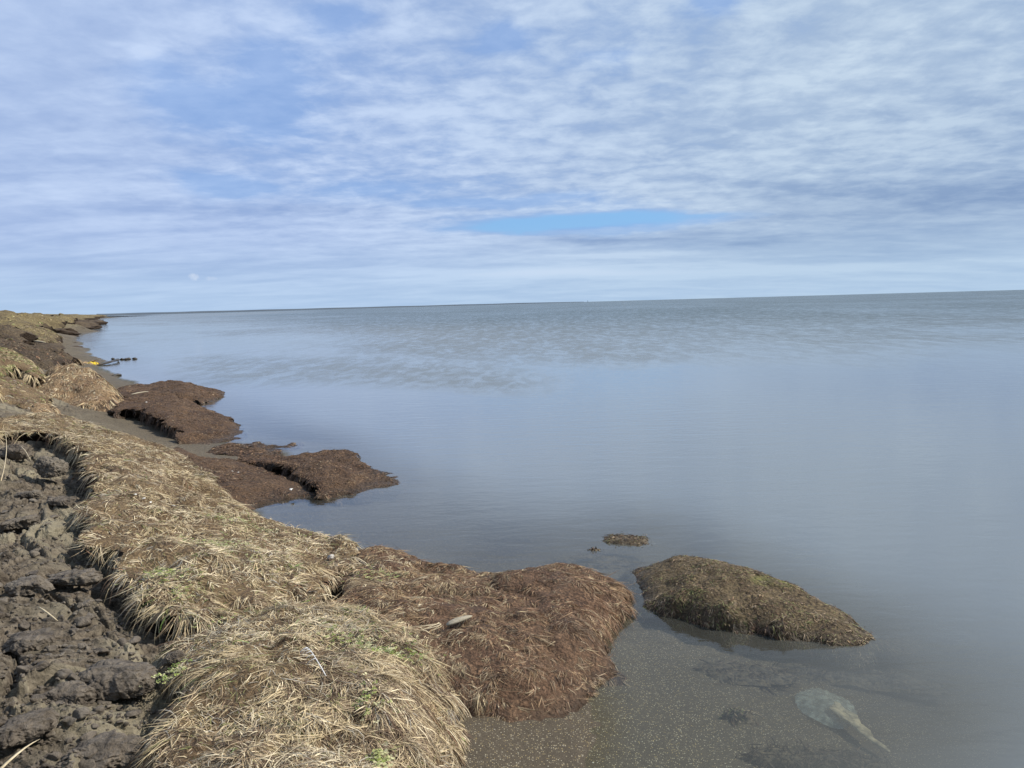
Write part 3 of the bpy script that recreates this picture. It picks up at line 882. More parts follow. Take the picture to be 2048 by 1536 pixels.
def slab(name, label, cat, outer, inner, top_mat, sp=0.03, edge_r=0.05, edge_drop=0.03, amp=0.012, nscale=6.0, jag=0.02, undercut=0.08, foot=0.05,
         grass=(), group=None, top_name='turf', green=None, wall_mat=None, base=None, seed=1, folds=0.03, fscale=1.9):
    O = [P(*q) for q in outer]
    I = [P(*q) for q in inner]
    allp = np.array(O + I)
    rb = RBF(allp[:, :2], allp[:, 2], 0.002)
    loop = smooth_loop([np.array(q) for q in O], sp)
    # outward normals and ragged edge
    nx = np.roll(loop, -1, 0) - np.roll(loop, 1, 0)
    area = np.sum(loop[:, 0] * np.roll(loop[:, 1], -1) - np.roll(loop[:, 0], -1) * loop[:, 1])
    on = np.stack([nx[:, 1], -nx[:, 0]], 1) * (1 if area > 0 else -1)
    on /= np.maximum(np.linalg.norm(on, axis=1), 1e-9)[:, None]
    jsc = .35 / max(jag * 2.2, .07)
    jg = jag * (fbm(loop[:, 0] * jsc * 2.2, loop[:, 1] * jsc * 2.2, oct=5, seed=seed, gain=.68)) * 1.25
    loop[:, :2] += on * jg[:, None] * 1.4
    poly = [tuple(q) for q in loop[:, :2]]
    lo, hi = loop[:, :2].min(0), loop[:, :2].max(0)
    xs, ys = np.meshgrid(np.arange(lo[0], hi[0], sp), np.arange(lo[1], hi[1], sp))
    xs = xs.ravel() + (RS.rand(xs.size) - .5) * sp * .6; ys = ys.ravel() + (RS.rand(ys.size) - .5) * sp * .6
    keep = inside(poly, xs, ys)
    xs, ys = xs[keep], ys[keep]
    ed = edge_dist(poly, xs, ys)
    keep = ed > sp * .45
    xs, ys = xs[keep], ys[keep]
    nb = len(poly)
    vin = [Vector(q) for q in poly] + [Vector((a, b)) for a, b in zip(xs, ys)]
    edges = [(i, (i + 1) % nb) for i in range(nb)]
    vo, eo, fo, vo_o, _, _ = delaunay_2d_cdt(vin, edges, [], 1, 1e-6)
    vx = np.array([q[0] for q in vo]); vy = np.array([q[1] for q in vo])
    tri = np.array([f for f in fo if len(f) == 3], np.int32)
    if area != 0:
        a, b, c = tri.T
        cr = (vx[b] - vx[a]) * (vy[c] - vy[a]) - (vy[b] - vy[a]) * (vx[c] - vx[a])
        tri[cr < 0] = tri[cr < 0][:, ::-1]
    ed = edge_dist(poly, vx, vy)

    def top_z(x, y, e):
        z = rb(x, y)[..., 0]
        t = np.clip(1 - e / edge_r, 0, 1)
        z = z - edge_drop * (1 - np.sqrt(np.maximum(1 - t * t * .98, 0)))
        z = z + amp * (1.3 * fbm(x * nscale, y * nscale, oct=5, seed=seed + 3, gain=.6))
        ek = sm(e, 0.0, edge_r * 2.5)
        z = z + ek * folds * (1.2 * fbm(x * fscale, y * fscale * 1.3, oct=3, seed=seed + 50) - .8 * (1 - np.abs(fbm(x * fscale * 1.4, y * fscale * 1.4, oct=3, seed=seed + 60))) ** 6 + .15)
        w1_, w2_, wi = worley(x * nscale * 2.2, y * nscale * 2.2, seed + 5)
        return z + amp * .8 * (wi - .5) * sm(w2_ - w1_, 0, .4)
    vz = top_z(vx, vy, ed)
    TV = np.stack([vx, vy, vz], 1)
    cen = TV.mean(0)
    gc = ground_raw(np.array([cen[0]]), np.array([cen[1]]))[0, 0]
    origin = np.array([cen[0], cen[1], max(gc, -0.3)])
    root = empty(name, origin, label, cat, group)
    at = {}
    if green is not None:
        gu, gvv = proj(vx, vy, vz)
        at['green'] = np.clip(green(gu, gvv), 0, 1)
    mesh_obj(top_name, TV, tri, top_mat, root, origin, at)
    # side walls, undercut below the rim
    lz = top_z(loop[:, 0], loop[:, 1], np.zeros(nb))
    gz_ = ground_raw(loop[:, 0], loop[:, 1])[:, 0]
    bz = np.minimum(gz_, lz - 0.02) - foot
    if base is not None: bz = np.minimum(bz, base)
    K = 8
    rings = []
    hgt = np.maximum(lz - gz_, 0)
    ucl = undercut * sm(hgt, 0.02, 0.16)
    cavern = 0.6 + .9 * fbm(loop[:, 0] * 2.2, loop[:, 1] * 2.2, oct=2, seed=seed + 9)
    for i in range(K + 1):
        t = i / K
        off = -ucl * np.clip(cavern, .15, 1.6) * math.sin(min(t * 1.35, 1) * math.pi / 2)
        z = lz + (bz - lz) * t
        nzs = 0.30 * undercut * vn(loop[:, 0] * 14, loop[:, 1] * 14, z * 22, seed + 20) * (t > 0) if undercut else 0
        rings.append(np.stack([loop[:, 0] + on[:, 0] * (off + nzs), loop[:, 1] + on[:, 1] * (off + nzs), z], 1))
    WV = np.concatenate(rings)
    i = np.arange(nb); j = (i + 1) % nb
    WF = np.concatenate([np.stack([r * nb + i, (r + 1) * nb + i, (r + 1) * nb + j, r * nb + j], 1) for r in range(K)])
    if area < 0: WF = WF[:, ::-1]
    mesh_obj('peat_side', WV, WF, wall_mat or M_peat, root, origin)
    for gdict in grass:
        gd = dict(gdict)
        nm = gd.pop('name', 'grass'); cnt = gd.pop('n'); wt = gd.pop('weight', None); rim = gd.pop('rim', False)
        if rim:   # hanging fringe from the rim
            idx = RS.randint(0, nb, cnt)
            ww = sm(fbm(loop[:, 0] * 6, loop[:, 1] * 6, oct=3, seed=seed + 40), -.1, .35) + .08
            idx = RS.choice(nb, cnt, p=ww / ww.sum())
            jn = (idx + 1) % nb
            tt = RS.rand(cnt)
            p = np.stack([loop[idx, 0] * (1 - tt) + loop[jn, 0] * tt, loop[idx, 1] * (1 - tt) + loop[jn, 1] * tt, lz[idx] * (1 - tt) + lz[jn] * tt], 1)
            ins = RS.rand(cnt) * .03
            p[:, :2] -= on[idx] * ins[:, None]
            n = np.stack([on[idx, 0] * .5, on[idx, 1] * .5, np.full(cnt, .86)], 1)
            ons = np.stack([on[idx, 0], on[idx, 1], np.zeros(cnt)], 1)
            gd['flow'] = (lambda q, ons=ons: ons)
        else:
            gaps = lambda q, wt=wt: (1.0 if wt is None else wt(q)) * (.18 + .82 * sm(fbm(q[:, 0] * 5.5, q[:, 1] * 5.5, oct=3, seed=seed + 70), -.28, .10))
            p, n = sample_tris(TV, tri, cnt, gaps)
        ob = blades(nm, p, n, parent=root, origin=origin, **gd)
    def surf(x, y):
        x = np.atleast_1d(x); y = np.atleast_1d(y)
        d2 = (TV[None, :, 0] - x[:, None]) ** 2 + (TV[None, :, 1] - y[:, None]) ** 2
        near_ = np.argsort(d2, axis=1)[:, :4]
        return TV[near_, 2].mean(1)[:, None]
    return root, surf, loop


def on_top(surf, u, v, z, up=0.0):
    """point on a slab's real surface where the photograph shows pixel u, v"""
    for _ in range(6):
        q = P(u, v, z)
        z = float(surf(q[0], q[1])[0, 0]) * .6 + z * .4
    return P(u, v, z + up)


def pxw(fn):
    """weight given as a function of photo pixel coordinates of the surveyed surface"""
    def w(q):
        u, v = proj(q[:, 0], q[:, 1], q[:, 2])
        return fn(u, v)
    return w


straw_pal = [('straw', 3.6), ('pale', 2.0), ('tan', 2.4), ('umber', 1.5), ('olive', .35), ('grey', .5), ('green', .10)]
long_pal = [('straw', 3), ('pale', 2.6), ('tan', 2), ('umber', 1.1), ('grey', .6)]
# main grass slab
B_out = [(-120, 845, .72), (0, 833, .66), (100, 825, .60), (180, 842, .53), (260, 872, .42), (340, 897, .32), (400, 932, .25), (440, 975, .19), (500, 1030, .12),
         (560, 1046, .13), (640, 1062, .13), (702, 1084, .15), (692, 1115, .19), (672, 1145, .215), (644, 1176, .245), (622, 1200, .27), (560, 1225, .30), (470, 1232, .33), (445, 1215, .35), (400, 1218, .36), (330, 1215, .38), (275, 1185, .41),
         (250, 1130, .45), (235, 1090, .48), (182, 1065, .50), (180, 1000, .53), (178, 930, .56), (168, 893, .58), (120, 868, .62), (60, 862, .64), (0, 862, .67), (-120, 880, .72)]
B_in = [(300, 1000, .47), (400, 1100, .42), (550, 1130, .30), (260, 930, .50), (450, 1020, .30), (350, 940, .38), (620, 1110, .22), (480, 1180, .36)]
left_lip = lambda q: 1.0
Bslab = slab('turf_slab', 'long slab of matted pale straw grass sloping from the mud on the left to the water', 'turf slab', B_out, B_in, M_turf_straw, sp=0.02, edge_r=.05, edge_drop=.02, amp=.026, nscale=3.6, folds=.055,
     jag=.085, undercut=.20, foot=.06, seed=3,
     grass=[dict(n=95000, L=(.025, .10), W=.0031, flow=(.10, -.10), swirl=1.5, lift=.42, droop=.12, curl=.45, pal=straw_pal, patch=2.6, seed=5),
            dict(name='litter', n=45000, L=(.008, .035), W=.0028, flow=(.1, .1), swirl=3, lift=.7, droop=.1, curl=.8, messy=1.2, pal=[('umber', 2), ('tan', 2), ('straw', 1.5), ('olive', 1), ('dark', 1.5), ('green', .25)], patch=4, seed=9),
            dict(n=20000, L=(.07, .15), W=.0027, flow=(.02, -.16), swirl=.9, lift=.30, droop=.35, pal=long_pal, patch=1.6, seed=8, curl=.5, tuft=15, messy=.16, spread=.012, downhill=1.6,
                 weight=pxw(lambda u, v: .25 + sm(v, 1020, 1120))),
            dict(n=9000, L=(.02, .07), W=.004, flow=(.2, -.1), swirl=1.2, lift=.5, droop=.1, pal=[('rust', 2), ('umber', 2), ('ochre', 1)], patch=4, seed=6,
                 weight=pxw(lambda u, v: sm(u, 540, 690) + .15)),
            dict(rim=True, name='hanging_grass', n=3600, L=(.04, .15), W=.0036, flow=None, swirl=.5, lift=.15, droop=.75, pal=[('straw', 2), ('tan', 2), ('umber', 2), ('pale', .6)], seed=7, downhill=0.3),
            ])
# foreground grass slab
A_out = [(345, 1272, .36), (400, 1256, .36), (470, 1240, .36), (560, 1222, .34), (650, 1204, .31), (730, 1215, .28), (800, 1250, .25), (860, 1300, .22), (876, 1350, .18), (888, 1420, .13),
         (900, 1455, .10), (903, 1536, .10), (905, 1700, .10), (600, 1900, .36), (250, 1800, .40), (325, 1570, .38), (335, 1510, .39), (338, 1440, .39), (350, 1390, .39), (360, 1340, .38), (345, 1300, .37)]
A_in = [(600, 1400, .41), (700, 1300, .36), (780, 1350, .32), (450, 1350, .42), (500, 1536, .43), (750, 1536, .36), (830, 1450, .24), (650, 1700, .40)]
Aslab = slab('turf_slab', 'nearest slab of straw grass with green clover at the bottom of the photo', 'turf slab', A_out, A_in, M_turf_straw, sp=0.017, edge_r=.05, edge_drop=.03, amp=.024, nscale=4.2, folds=.055, fscale=2.4,
     jag=.07, undercut=.12, foot=.06, seed=13,
     grass=[dict(n=80000, L=(.025, .10), W=.0027, flow=(.15, -.1), swirl=1.5, lift=.42, droop=.15, curl=.45, pal=straw_pal, patch=3.2, seed=15, weight=pxw(lambda u, v: np.where(v > 1620, .05, 1.0))),
            dict(name='litter', n=40000, L=(.008, .03), W=.0024, flow=(.1, .1), swirl=3, lift=.7, droop=.1, curl=.8, messy=1.2, pal=[('umber', 2), ('tan', 2), ('straw', 1.5), ('olive', 1), ('dark', 1.5), ('green', .25)], patch=4, seed=19, weight=pxw(lambda u, v: np.where(v > 1620, .05, 1.0))),
            dict(n=16000, L=(.06, .14), W=.0024, flow=(.15, -.2), swirl=1.1, lift=.32, droop=.3, pal=long_pal, patch=2, seed=18, curl=.55, tuft=15, messy=.18, spread=.012, downhill=1.4,
                 weight=pxw(lambda u, v: np.where(v > 1620, .05, 1.0))),
            dict(n=34000, L=(.05, .15), W=.0023, flow=(.5, -.25), swirl=.4, lift=.22, droop=.4, tuft=14, messy=.15, spread=.010, pal=[('straw', 2.6), ('tan', 2), ('umber', 1.4), ('pale', 1.4), ('rust', .7)], patch=4, seed=16,
                 weight=pxw(lambda u, v: sm(u - (v - 1200) * .35, 620, 790) * np.where(v > 1620, .05, 1.0))),
            dict(rim=True, name='hanging_grass', n=3000, L=(.04, .13), W=.0028, flow=None, swirl=.5, lift=.15, droop=.7, pal=[('straw', 2), ('tan', 2), ('umber', 2), ('pale', .8)], seed=17, downhill=.3),
            ])
# brown slab running into the water
C_out = [(662, 1226, .27), (686, 1192, .24), (708, 1154, .20), (722, 1118, .16), (735, 1100, .13), (765, 1092, .11), (795, 1096, .09), (812, 1108, .07), (880, 1122, .07), (980, 1146, .05), (1050, 1134, .07), (1120, 1129, .09), (1200, 1142, .09), (1240, 1168, .08), (1254, 1196, .07),
         (1240, 1240, .05), (1222, 1285, .04), (1238, 1340, .012), (1246, 1358, .0), (1195, 1372, .01), (1190, 1400, .0), (1150, 1452, .0), (1100, 1472, .005), (1045, 1442, .035), (980, 1428, .055), (930, 1425, .07),
         (870, 1400, .1), (780, 1330, .2), (700, 1260, .26)]
C_in = [(1100, 1200, .17), (1180, 1180, .15), (1000, 1240, .20), (850, 1190, .24), (1100, 1330, .13), (760, 1140, .2), (950, 1180, .15), (900, 1320, .20), (1180, 1260, .11), (1000, 1370, .12)]
brown_pal = [('rust', 3.2), ('umber', 2.4), ('ochre', 1.6), ('tan', 1.4), ('dark', .8), ('straw', .5)]
Cslab = slab('turf_slab', 'broad slab of reddish brown matted turf with a driftwood piece on it, running into shallow water', 'turf slab', C_out, C_in, M_turf_brown, sp=0.020, edge_r=.07, edge_drop=.035, amp=.02, nscale=4.5, folds=.05, fscale=2.2,
     jag=.085, undercut=.10, foot=.10, seed=23,
     grass=[dict(n=130000, L=(.025, .075), W=.0026, flow=(.02, -.35), swirl=.75, lift=.36, droop=.25, spread=.008, tuft=14, messy=.16, pal=brown_pal, patch=2.4, seed=25, curl=.8),
            dict(n=42000, L=(.04, .10), W=.0027, flow=(-.25, -.5), swirl=.4, lift=.38, droop=.3, spread=.009, tuft=14, messy=.12, pal=[('straw', 2.4), ('ochre', 2), ('tan', 2), ('umber', 2), ('pale', 1.1)], patch=3, seed=26, curl=.7,
                 weight=pxw(lambda u, v: sm(u + (v - 1200) * .2, 1080, 760))),
            dict(rim=True, name='hanging_grass', n=3600, L=(.02, .06), W=.0042, flow=None, swirl=.6, lift=.1, droop=.9, pal=[('rust', 2), ('umber', 2), ('dark', 1), ('wet', 2)], seed=27, downhill=.3)])
# mound standing in the water
D_out = [(1262, 1152, -.01), (1276, 1206, -.02), (1350, 1245, -.02), (1450, 1267, -.02), (1560, 1290, -.02), (1640, 1299, -.02), (1740, 1303, -.02), (1785, 1298, -.02), (1778, 1280, -.02), (1745, 1260, -.02), (1655, 1212, -.02), (1560, 1165, -.02), (1455, 1130, -.02), (1345, 1122, -.02), (1280, 1133, -.015)]
D_in = [(1345, 1113, .10), (1400, 1114, .155), (1470, 1126, .15), (1540, 1148, .14), (1600, 1178, .10), (1660, 1212, .07), (1350, 1190, .11), (1450, 1215, .115), (1560, 1245, .08), (1660, 1270, .04), (1730, 1275, .02)]
Dslab = slab('turf_mound', 'dark olive brown mound of weedy turf standing alone in the shallow water', 'turf mound', D_out, D_in, M_turf_olive, sp=0.022, edge_r=.08, edge_drop=.02, amp=.014, nscale=7, folds=.02,
     jag=.07, undercut=.0, foot=.16, seed=33, green=lambda u, v: sm(np.hypot((u - 1570) / 70, (v - 1160) / 14), 1.3, .4),
     grass=[dict(n=90000, L=(.010, .036), W=.0030, flow=(.1, -.2), swirl=1.3, lift=.42, droop=.25, pal=[('umber', 3), ('tan', 1.8), ('olive', 1.2), ('dark', 1.6), ('rust', .7), ('ochre', .5)], patch=5, seed=35, curl=.6),
            dict(rim=True, name='weed_fringe', n=2600, L=(.015, .05), W=.005, flow=None, swirl=.8, lift=.3, droop=.6, pal=[('umber', 2), ('wet', 3), ('dark', 2)], seed=37, downhill=.2)])
# middle distance slabs
rust_pal = [('rust', 2), ('umber', 3.4), ('tan', .5), ('dark', 2.4), ('ochre', .3)]
Fslab = slab('turf_slab', 'low brown turf slab behind the straw slab, with a wet pool edge at its foot', 'turf slab',
     [(345, 893, .27), (400, 908, .20), (455, 914, .13), (495, 922, .09), (545, 940, .07), (600, 965, .045), (628, 985, .02), (600, 998, .0), (530, 1012, .0), (508, 1030, .0), (495, 1050, .02), (440, 1050, .1), (360, 960, .22)],
     [(450, 950, .17), (520, 965, .11), (480, 985, .10), (560, 985, .05)], M_turf_rust, sp=.035, edge_r=.10, edge_drop=.03, amp=.022, nscale=4, jag=.08, undercut=.06, foot=.08, seed=43,
     grass=[dict(n=30000, L=(.015, .045), W=.0042, flow=(.1, -.2), swirl=1.2, lift=.4, droop=.2, pal=rust_pal, patch=2.5, seed=45, curl=.5)])
Gslab = slab('turf_slab', 'brown turf slab with a black undercut edge, its pointed end in the water', 'turf slab',
     [(478, 917, .13), (520, 908, .11), (570, 912, .09), (620, 904, .09), (660, 899, .09), (698, 900, .09), (715, 918, .07), (750, 935, .04), (792, 948, .01), (804, 966, .0), (775, 974, .0), (740, 982, .0), (700, 994, .0), (655, 1000, .0), (628, 990, .04),
      (620, 968, .10), (594, 942, .14), (548, 923, .155), (505, 919, .14)],
     [(650, 925, .16), (690, 940, .12), (660, 965, .10), (740, 958, .05), (600, 925, .15)], M_turf_rust, sp=.03, edge_r=.07, edge_drop=.03, amp=.022, nscale=5, jag=.09, undercut=.24, foot=.09, seed=53,
     grass=[dict(n=30000, L=(.015, .045), W=.0042, flow=(.1, -.2), swirl=1.2, lift=.4, droop=.2, pal=rust_pal, patch=2.5, seed=55, curl=.5),
            dict(rim=True, name='hanging_roots', n=1600, L=(.02, .08), W=.006, flow=None, swirl=.3, lift=.05, droop=1.3, pal=[('umber', 2), ('dark', 2)], seed=57, downhill=.3)])
Hslab = slab('weed_patch', 'thin flat patch of brown weed on the sand between two turf slabs', 'seaweed patch',
     [(405, 905, .035), (440, 892, .03), (475, 886, .03), (520, 884, .025), (548, 890, .02), (575, 889, .01), (596, 885, .003), (590, 891, .003), (570, 899, .0), (560, 908, .008), (520, 914, .03), (460, 912, .035)],
     [(480, 898, .075), (520, 896, .06)], M_turf_rust, sp=.035, edge_r=.06, edge_drop=.01, amp=.018, nscale=7, jag=.09, undercut=.0, foot=.06, seed=63, top_name='weed',
     grass=[dict(name='weed_strands', n=6500, L=(.02, .06), W=.007, flow=(.1, -.1), swirl=1.5, lift=.5, droop=.2, pal=rust_pal, patch=2.5, seed=65, curl=.6)])
Islab = slab('turf_slab', 'large dark brown slab with a black overhang facing the beach, tapering into the water', 'turf slab',
     [(226, 826, .23), (238, 802, .27), (262, 786, .26), (310, 780, .25), (350, 786, .22), (392, 806, .12), (440, 828, .07), (475, 846, .03), (490, 860, .0), (478, 870, .0), (480, 877, .0), (440, 886, .005), (395, 892, .02), (365, 888, .05), (355, 876, .12), (352, 856, .19), (328, 838, .25), (292, 822, .28), (255, 814, .30)],
     [(320, 812, .30), (390, 850, .17), (430, 862, .09), (280, 808, .30), (360, 830, .25)], M_turf_rust, sp=.035, edge_r=.09, edge_drop=.03, amp=.026, nscale=4, jag=.11, undercut=.30, foot=.09, seed=73,
     grass=[dict(n=34000, L=(.02, .05), W=.0055, flow=(.1, -.2), swirl=1.2, lift=.4, droop=.2, pal=rust_pal, patch=2., seed=75, curl=.5),
            dict(rim=True, name='hanging_roots', n=2000, L=(.03, .12), W=.009, flow=None, swirl=.3, lift=.05, droop=1.3, pal=[('umber', 2), ('dark', 2)], seed=77, downhill=.3)])
J1 = slab('turf_mound', 'humped brown turf mound just behind the large dark brown slab', 'turf mound',
     [(300, 782, .10), (298, 768, .10), (340, 760, .10), (385, 765, .08), (402, 782, .04), (408, 806, -.01), (370, 812, -.01), (330, 800, .08)],
     [(335, 770, .22), (365, 769, .24), (370, 786, .20), (388, 796, .10), (340, 784, .22)], M_turf_rust, sp=.05, edge_r=.15, edge_drop=.04, amp=.03, nscale=3.5, jag=.08, undercut=.1, foot=.12, seed=83,
     grass=[dict(n=5500, L=(.02, .07), W=.011, flow=(.1, -.2), swirl=1.2, lift=.4, droop=.2, pal=rust_pal, patch=1.5, seed=85, curl=.5)])
J2 = slab('turf_slab', 'small wedge of brown turf with a dark face at the water, farthest of the brown slabs', 'turf slab',
     [(380, 784, .16), (384, 772, .15), (405, 771, .14), (430, 775, .08), (455, 787, .0), (440, 797, .0), (425, 803, .0), (402, 806, .03), (396, 797, .12)],
     [(405, 782, .17), (425, 786, .11)], M_turf_rust, sp=.045, edge_r=.10, edge_drop=.03, amp=.025, nscale=4, jag=.07, undercut=.18, foot=.15, seed=93,
     grass=[dict(n=3500, L=(.02, .07), W=.011, flow=(.1, -.2), swirl=1.2, lift=.4, droop=.2, pal=rust_pal, patch=1.5, seed=95, curl=.5)])
J3 = slab('turf_slab', 'flat dark strip of turf and sticks between the hay tussock and the humped mound', 'turf slab',
     [(236, 800, .16), (236, 776, .14), (270, 768, .12), (315, 770, .12), (322, 784, .14), (290, 792, .17), (262, 798, .2)],
     [(270, 783, .2)], M_turf_rust, sp=.05, edge_r=.1, edge_drop=.03, amp=.03, nscale=4, jag=.08, undercut=.1, foot=.1, seed=103,
     grass=[dict(n=3000, L=(.02, .08), W=.010, flow=(.1, -.2), swirl=1.2, lift=.4, droop=.2, pal=rust_pal, patch=1.5, seed=105, curl=.5)])
# golden hay tussock
hay_pal = [('ochre', 3), ('straw', 2.5), ('tan', 2), ('rust', 1), ('pale', .6), ('umber', .8)]
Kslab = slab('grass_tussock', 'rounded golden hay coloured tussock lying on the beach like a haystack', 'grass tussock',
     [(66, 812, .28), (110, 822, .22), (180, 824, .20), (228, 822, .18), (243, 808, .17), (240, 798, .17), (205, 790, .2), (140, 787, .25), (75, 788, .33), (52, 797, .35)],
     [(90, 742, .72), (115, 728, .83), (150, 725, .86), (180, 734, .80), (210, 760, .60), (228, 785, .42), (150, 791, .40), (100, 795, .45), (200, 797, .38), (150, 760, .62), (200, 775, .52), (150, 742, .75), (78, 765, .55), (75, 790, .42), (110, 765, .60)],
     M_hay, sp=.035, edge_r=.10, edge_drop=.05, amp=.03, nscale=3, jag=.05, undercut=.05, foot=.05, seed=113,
     grass=[dict(n=17000, L=(.05, .16), W=.010, flow=(.2, -.2), swirl=.45, lift=.18, droop=.25, pal=hay_pal, patch=1.8, seed=115, curl=.4),
            dict(rim=True, name='hanging_grass', n=1500, L=(.04, .12), W=.010, flow=None, swirl=.4, lift=.1, droop=.8, pal=hay_pal, seed=117, downhill=.3)])
# bank edge to its left
Mslab = slab('turf_bank', 'yellow green grassy bank edge with a ragged dark overhang left of the hay tussock', 'turf bank',
     [(-160, 712, 1.10), (-100, 694, 1.18), (0, 692, 1.12), (32, 702, 1.02), (60, 720, .90), (82, 745, .74), (72, 752, .70), (62, 741, .80), (44, 735, .84), (24, 734, .86), (6, 748, .80), (-40, 770, .85)],
     [(0, 712, 1.05), (30, 718, .96)], M_turf_straw, sp=.05, edge_r=.12, edge_drop=.05, amp=.03, nscale=3, jag=.08, undercut=.25, foot=.05, seed=123,
     grass=[dict(n=11000, L=(.05, .16), W=.011, flow=(.3, -.2), swirl=.9, lift=.5, droop=.2, pal=[('straw', 3), ('olive', 2.2), ('ochre', 1), ('tan', 1), ('green', .35)], patch=1, seed=125),
            dict(rim=True, name='hanging_grass', n=3000, L=(.06, .22), W=.011, flow=None, swirl=.4, lift=.1, droop=.8, pal=[('straw', 3), ('tan', 2), ('umber', 1)], seed=127, downhill=.3)])
Q1 = slab('grass_tuft', 'small tan tuft of grass on grey mud in front of the hay tussock', 'grass tuft',
     [(64, 828, .48), (72, 806, .48), (92, 800, .46), (106, 810, .42), (108, 828, .40)], [(86, 806, .53), (90, 818, .5)], M_hay, sp=.04, edge_r=.1, edge_drop=.05, amp=.02, nscale=4, jag=.04, undercut=.02, foot=.05, seed=133,
     grass=[dict(n=1600, L=(.04, .12), W=.008, flow=(.1, -.2), swirl=.6, lift=.3, droop=.3, pal=hay_pal, patch=2, seed=135)])
Q2 = slab('turf_bank', 'grey green mossy turf ledge at the left edge below the grassy bank', 'turf bank',
     [(-150, 790, .80), (-100, 752, .92), (0, 748, .82), (30, 752, .76), (52, 764, .68), (80, 782, .56), (100, 800, .48), (60, 812, .52), (20, 800, .60), (0, 806, .62), (-60, 830, .7)],
     [(20, 775, .72), (55, 790, .6)], M_turf_straw, sp=.05, edge_r=.1, edge_drop=.05, amp=.04, nscale=3, jag=.08, undercut=.12, foot=.05, seed=143,
     grass=[dict(n=11000, L=(.03, .09), W=.007, flow=(.2, -.2), swirl=1.2, lift=.45, droop=.2, pal=[('olive', 3), ('tan', 2), ('straw', 1), ('green', .5), ('umber', 2.5), ('grey', 1)], patch=1.6, seed=145)])
# slumped blocks along the farther bank
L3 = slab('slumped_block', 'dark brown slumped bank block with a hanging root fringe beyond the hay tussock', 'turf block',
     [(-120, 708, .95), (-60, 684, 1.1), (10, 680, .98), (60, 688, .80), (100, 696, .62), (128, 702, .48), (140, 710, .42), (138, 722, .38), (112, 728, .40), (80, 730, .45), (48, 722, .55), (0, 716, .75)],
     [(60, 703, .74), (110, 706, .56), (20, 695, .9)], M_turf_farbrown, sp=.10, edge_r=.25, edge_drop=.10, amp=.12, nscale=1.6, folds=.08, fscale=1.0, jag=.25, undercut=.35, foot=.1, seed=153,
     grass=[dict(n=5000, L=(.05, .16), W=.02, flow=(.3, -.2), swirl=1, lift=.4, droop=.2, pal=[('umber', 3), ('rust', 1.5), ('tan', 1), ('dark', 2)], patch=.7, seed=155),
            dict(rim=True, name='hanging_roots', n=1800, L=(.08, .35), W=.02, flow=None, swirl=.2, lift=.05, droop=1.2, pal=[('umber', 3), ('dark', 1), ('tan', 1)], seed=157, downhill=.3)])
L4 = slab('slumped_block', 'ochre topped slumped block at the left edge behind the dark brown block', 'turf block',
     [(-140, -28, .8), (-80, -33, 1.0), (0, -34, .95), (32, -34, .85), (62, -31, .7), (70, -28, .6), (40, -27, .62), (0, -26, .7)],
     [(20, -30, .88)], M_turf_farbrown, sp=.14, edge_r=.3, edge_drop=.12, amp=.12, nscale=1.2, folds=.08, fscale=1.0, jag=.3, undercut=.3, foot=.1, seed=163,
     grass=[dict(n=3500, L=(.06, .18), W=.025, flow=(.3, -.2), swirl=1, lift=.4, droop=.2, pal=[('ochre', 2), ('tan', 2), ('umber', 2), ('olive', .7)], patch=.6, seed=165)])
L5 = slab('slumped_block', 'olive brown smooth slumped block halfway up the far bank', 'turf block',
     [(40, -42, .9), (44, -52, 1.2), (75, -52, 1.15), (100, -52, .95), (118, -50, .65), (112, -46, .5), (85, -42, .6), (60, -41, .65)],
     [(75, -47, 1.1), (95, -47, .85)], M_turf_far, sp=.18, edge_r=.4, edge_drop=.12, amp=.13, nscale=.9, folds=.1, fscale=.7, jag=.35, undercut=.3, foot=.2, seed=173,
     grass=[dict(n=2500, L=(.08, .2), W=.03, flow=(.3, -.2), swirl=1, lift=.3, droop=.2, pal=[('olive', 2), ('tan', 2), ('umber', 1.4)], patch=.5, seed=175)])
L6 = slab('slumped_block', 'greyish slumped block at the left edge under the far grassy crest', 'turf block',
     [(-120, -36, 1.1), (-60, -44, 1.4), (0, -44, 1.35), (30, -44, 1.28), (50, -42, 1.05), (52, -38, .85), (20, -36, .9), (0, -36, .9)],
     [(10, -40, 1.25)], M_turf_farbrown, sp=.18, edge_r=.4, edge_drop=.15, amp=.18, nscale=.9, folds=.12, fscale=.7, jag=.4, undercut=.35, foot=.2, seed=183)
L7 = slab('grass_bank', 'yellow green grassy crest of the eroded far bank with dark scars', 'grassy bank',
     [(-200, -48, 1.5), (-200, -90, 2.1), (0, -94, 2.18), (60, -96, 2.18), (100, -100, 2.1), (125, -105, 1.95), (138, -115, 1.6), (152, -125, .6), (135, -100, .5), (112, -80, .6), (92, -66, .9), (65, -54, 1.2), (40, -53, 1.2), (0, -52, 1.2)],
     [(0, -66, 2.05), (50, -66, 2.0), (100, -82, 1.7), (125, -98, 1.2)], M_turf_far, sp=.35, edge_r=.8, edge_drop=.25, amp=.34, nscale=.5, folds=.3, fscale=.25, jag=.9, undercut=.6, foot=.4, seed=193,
     grass=[dict(n=5000, L=(.1, .3), W=.05, flow=(.3, -.2), swirl=1, lift=.4, droop=.2, pal=[('olive', 3), ('straw', 1.5), ('tan', 1.5), ('green', .4)], patch=.2, seed=195)])
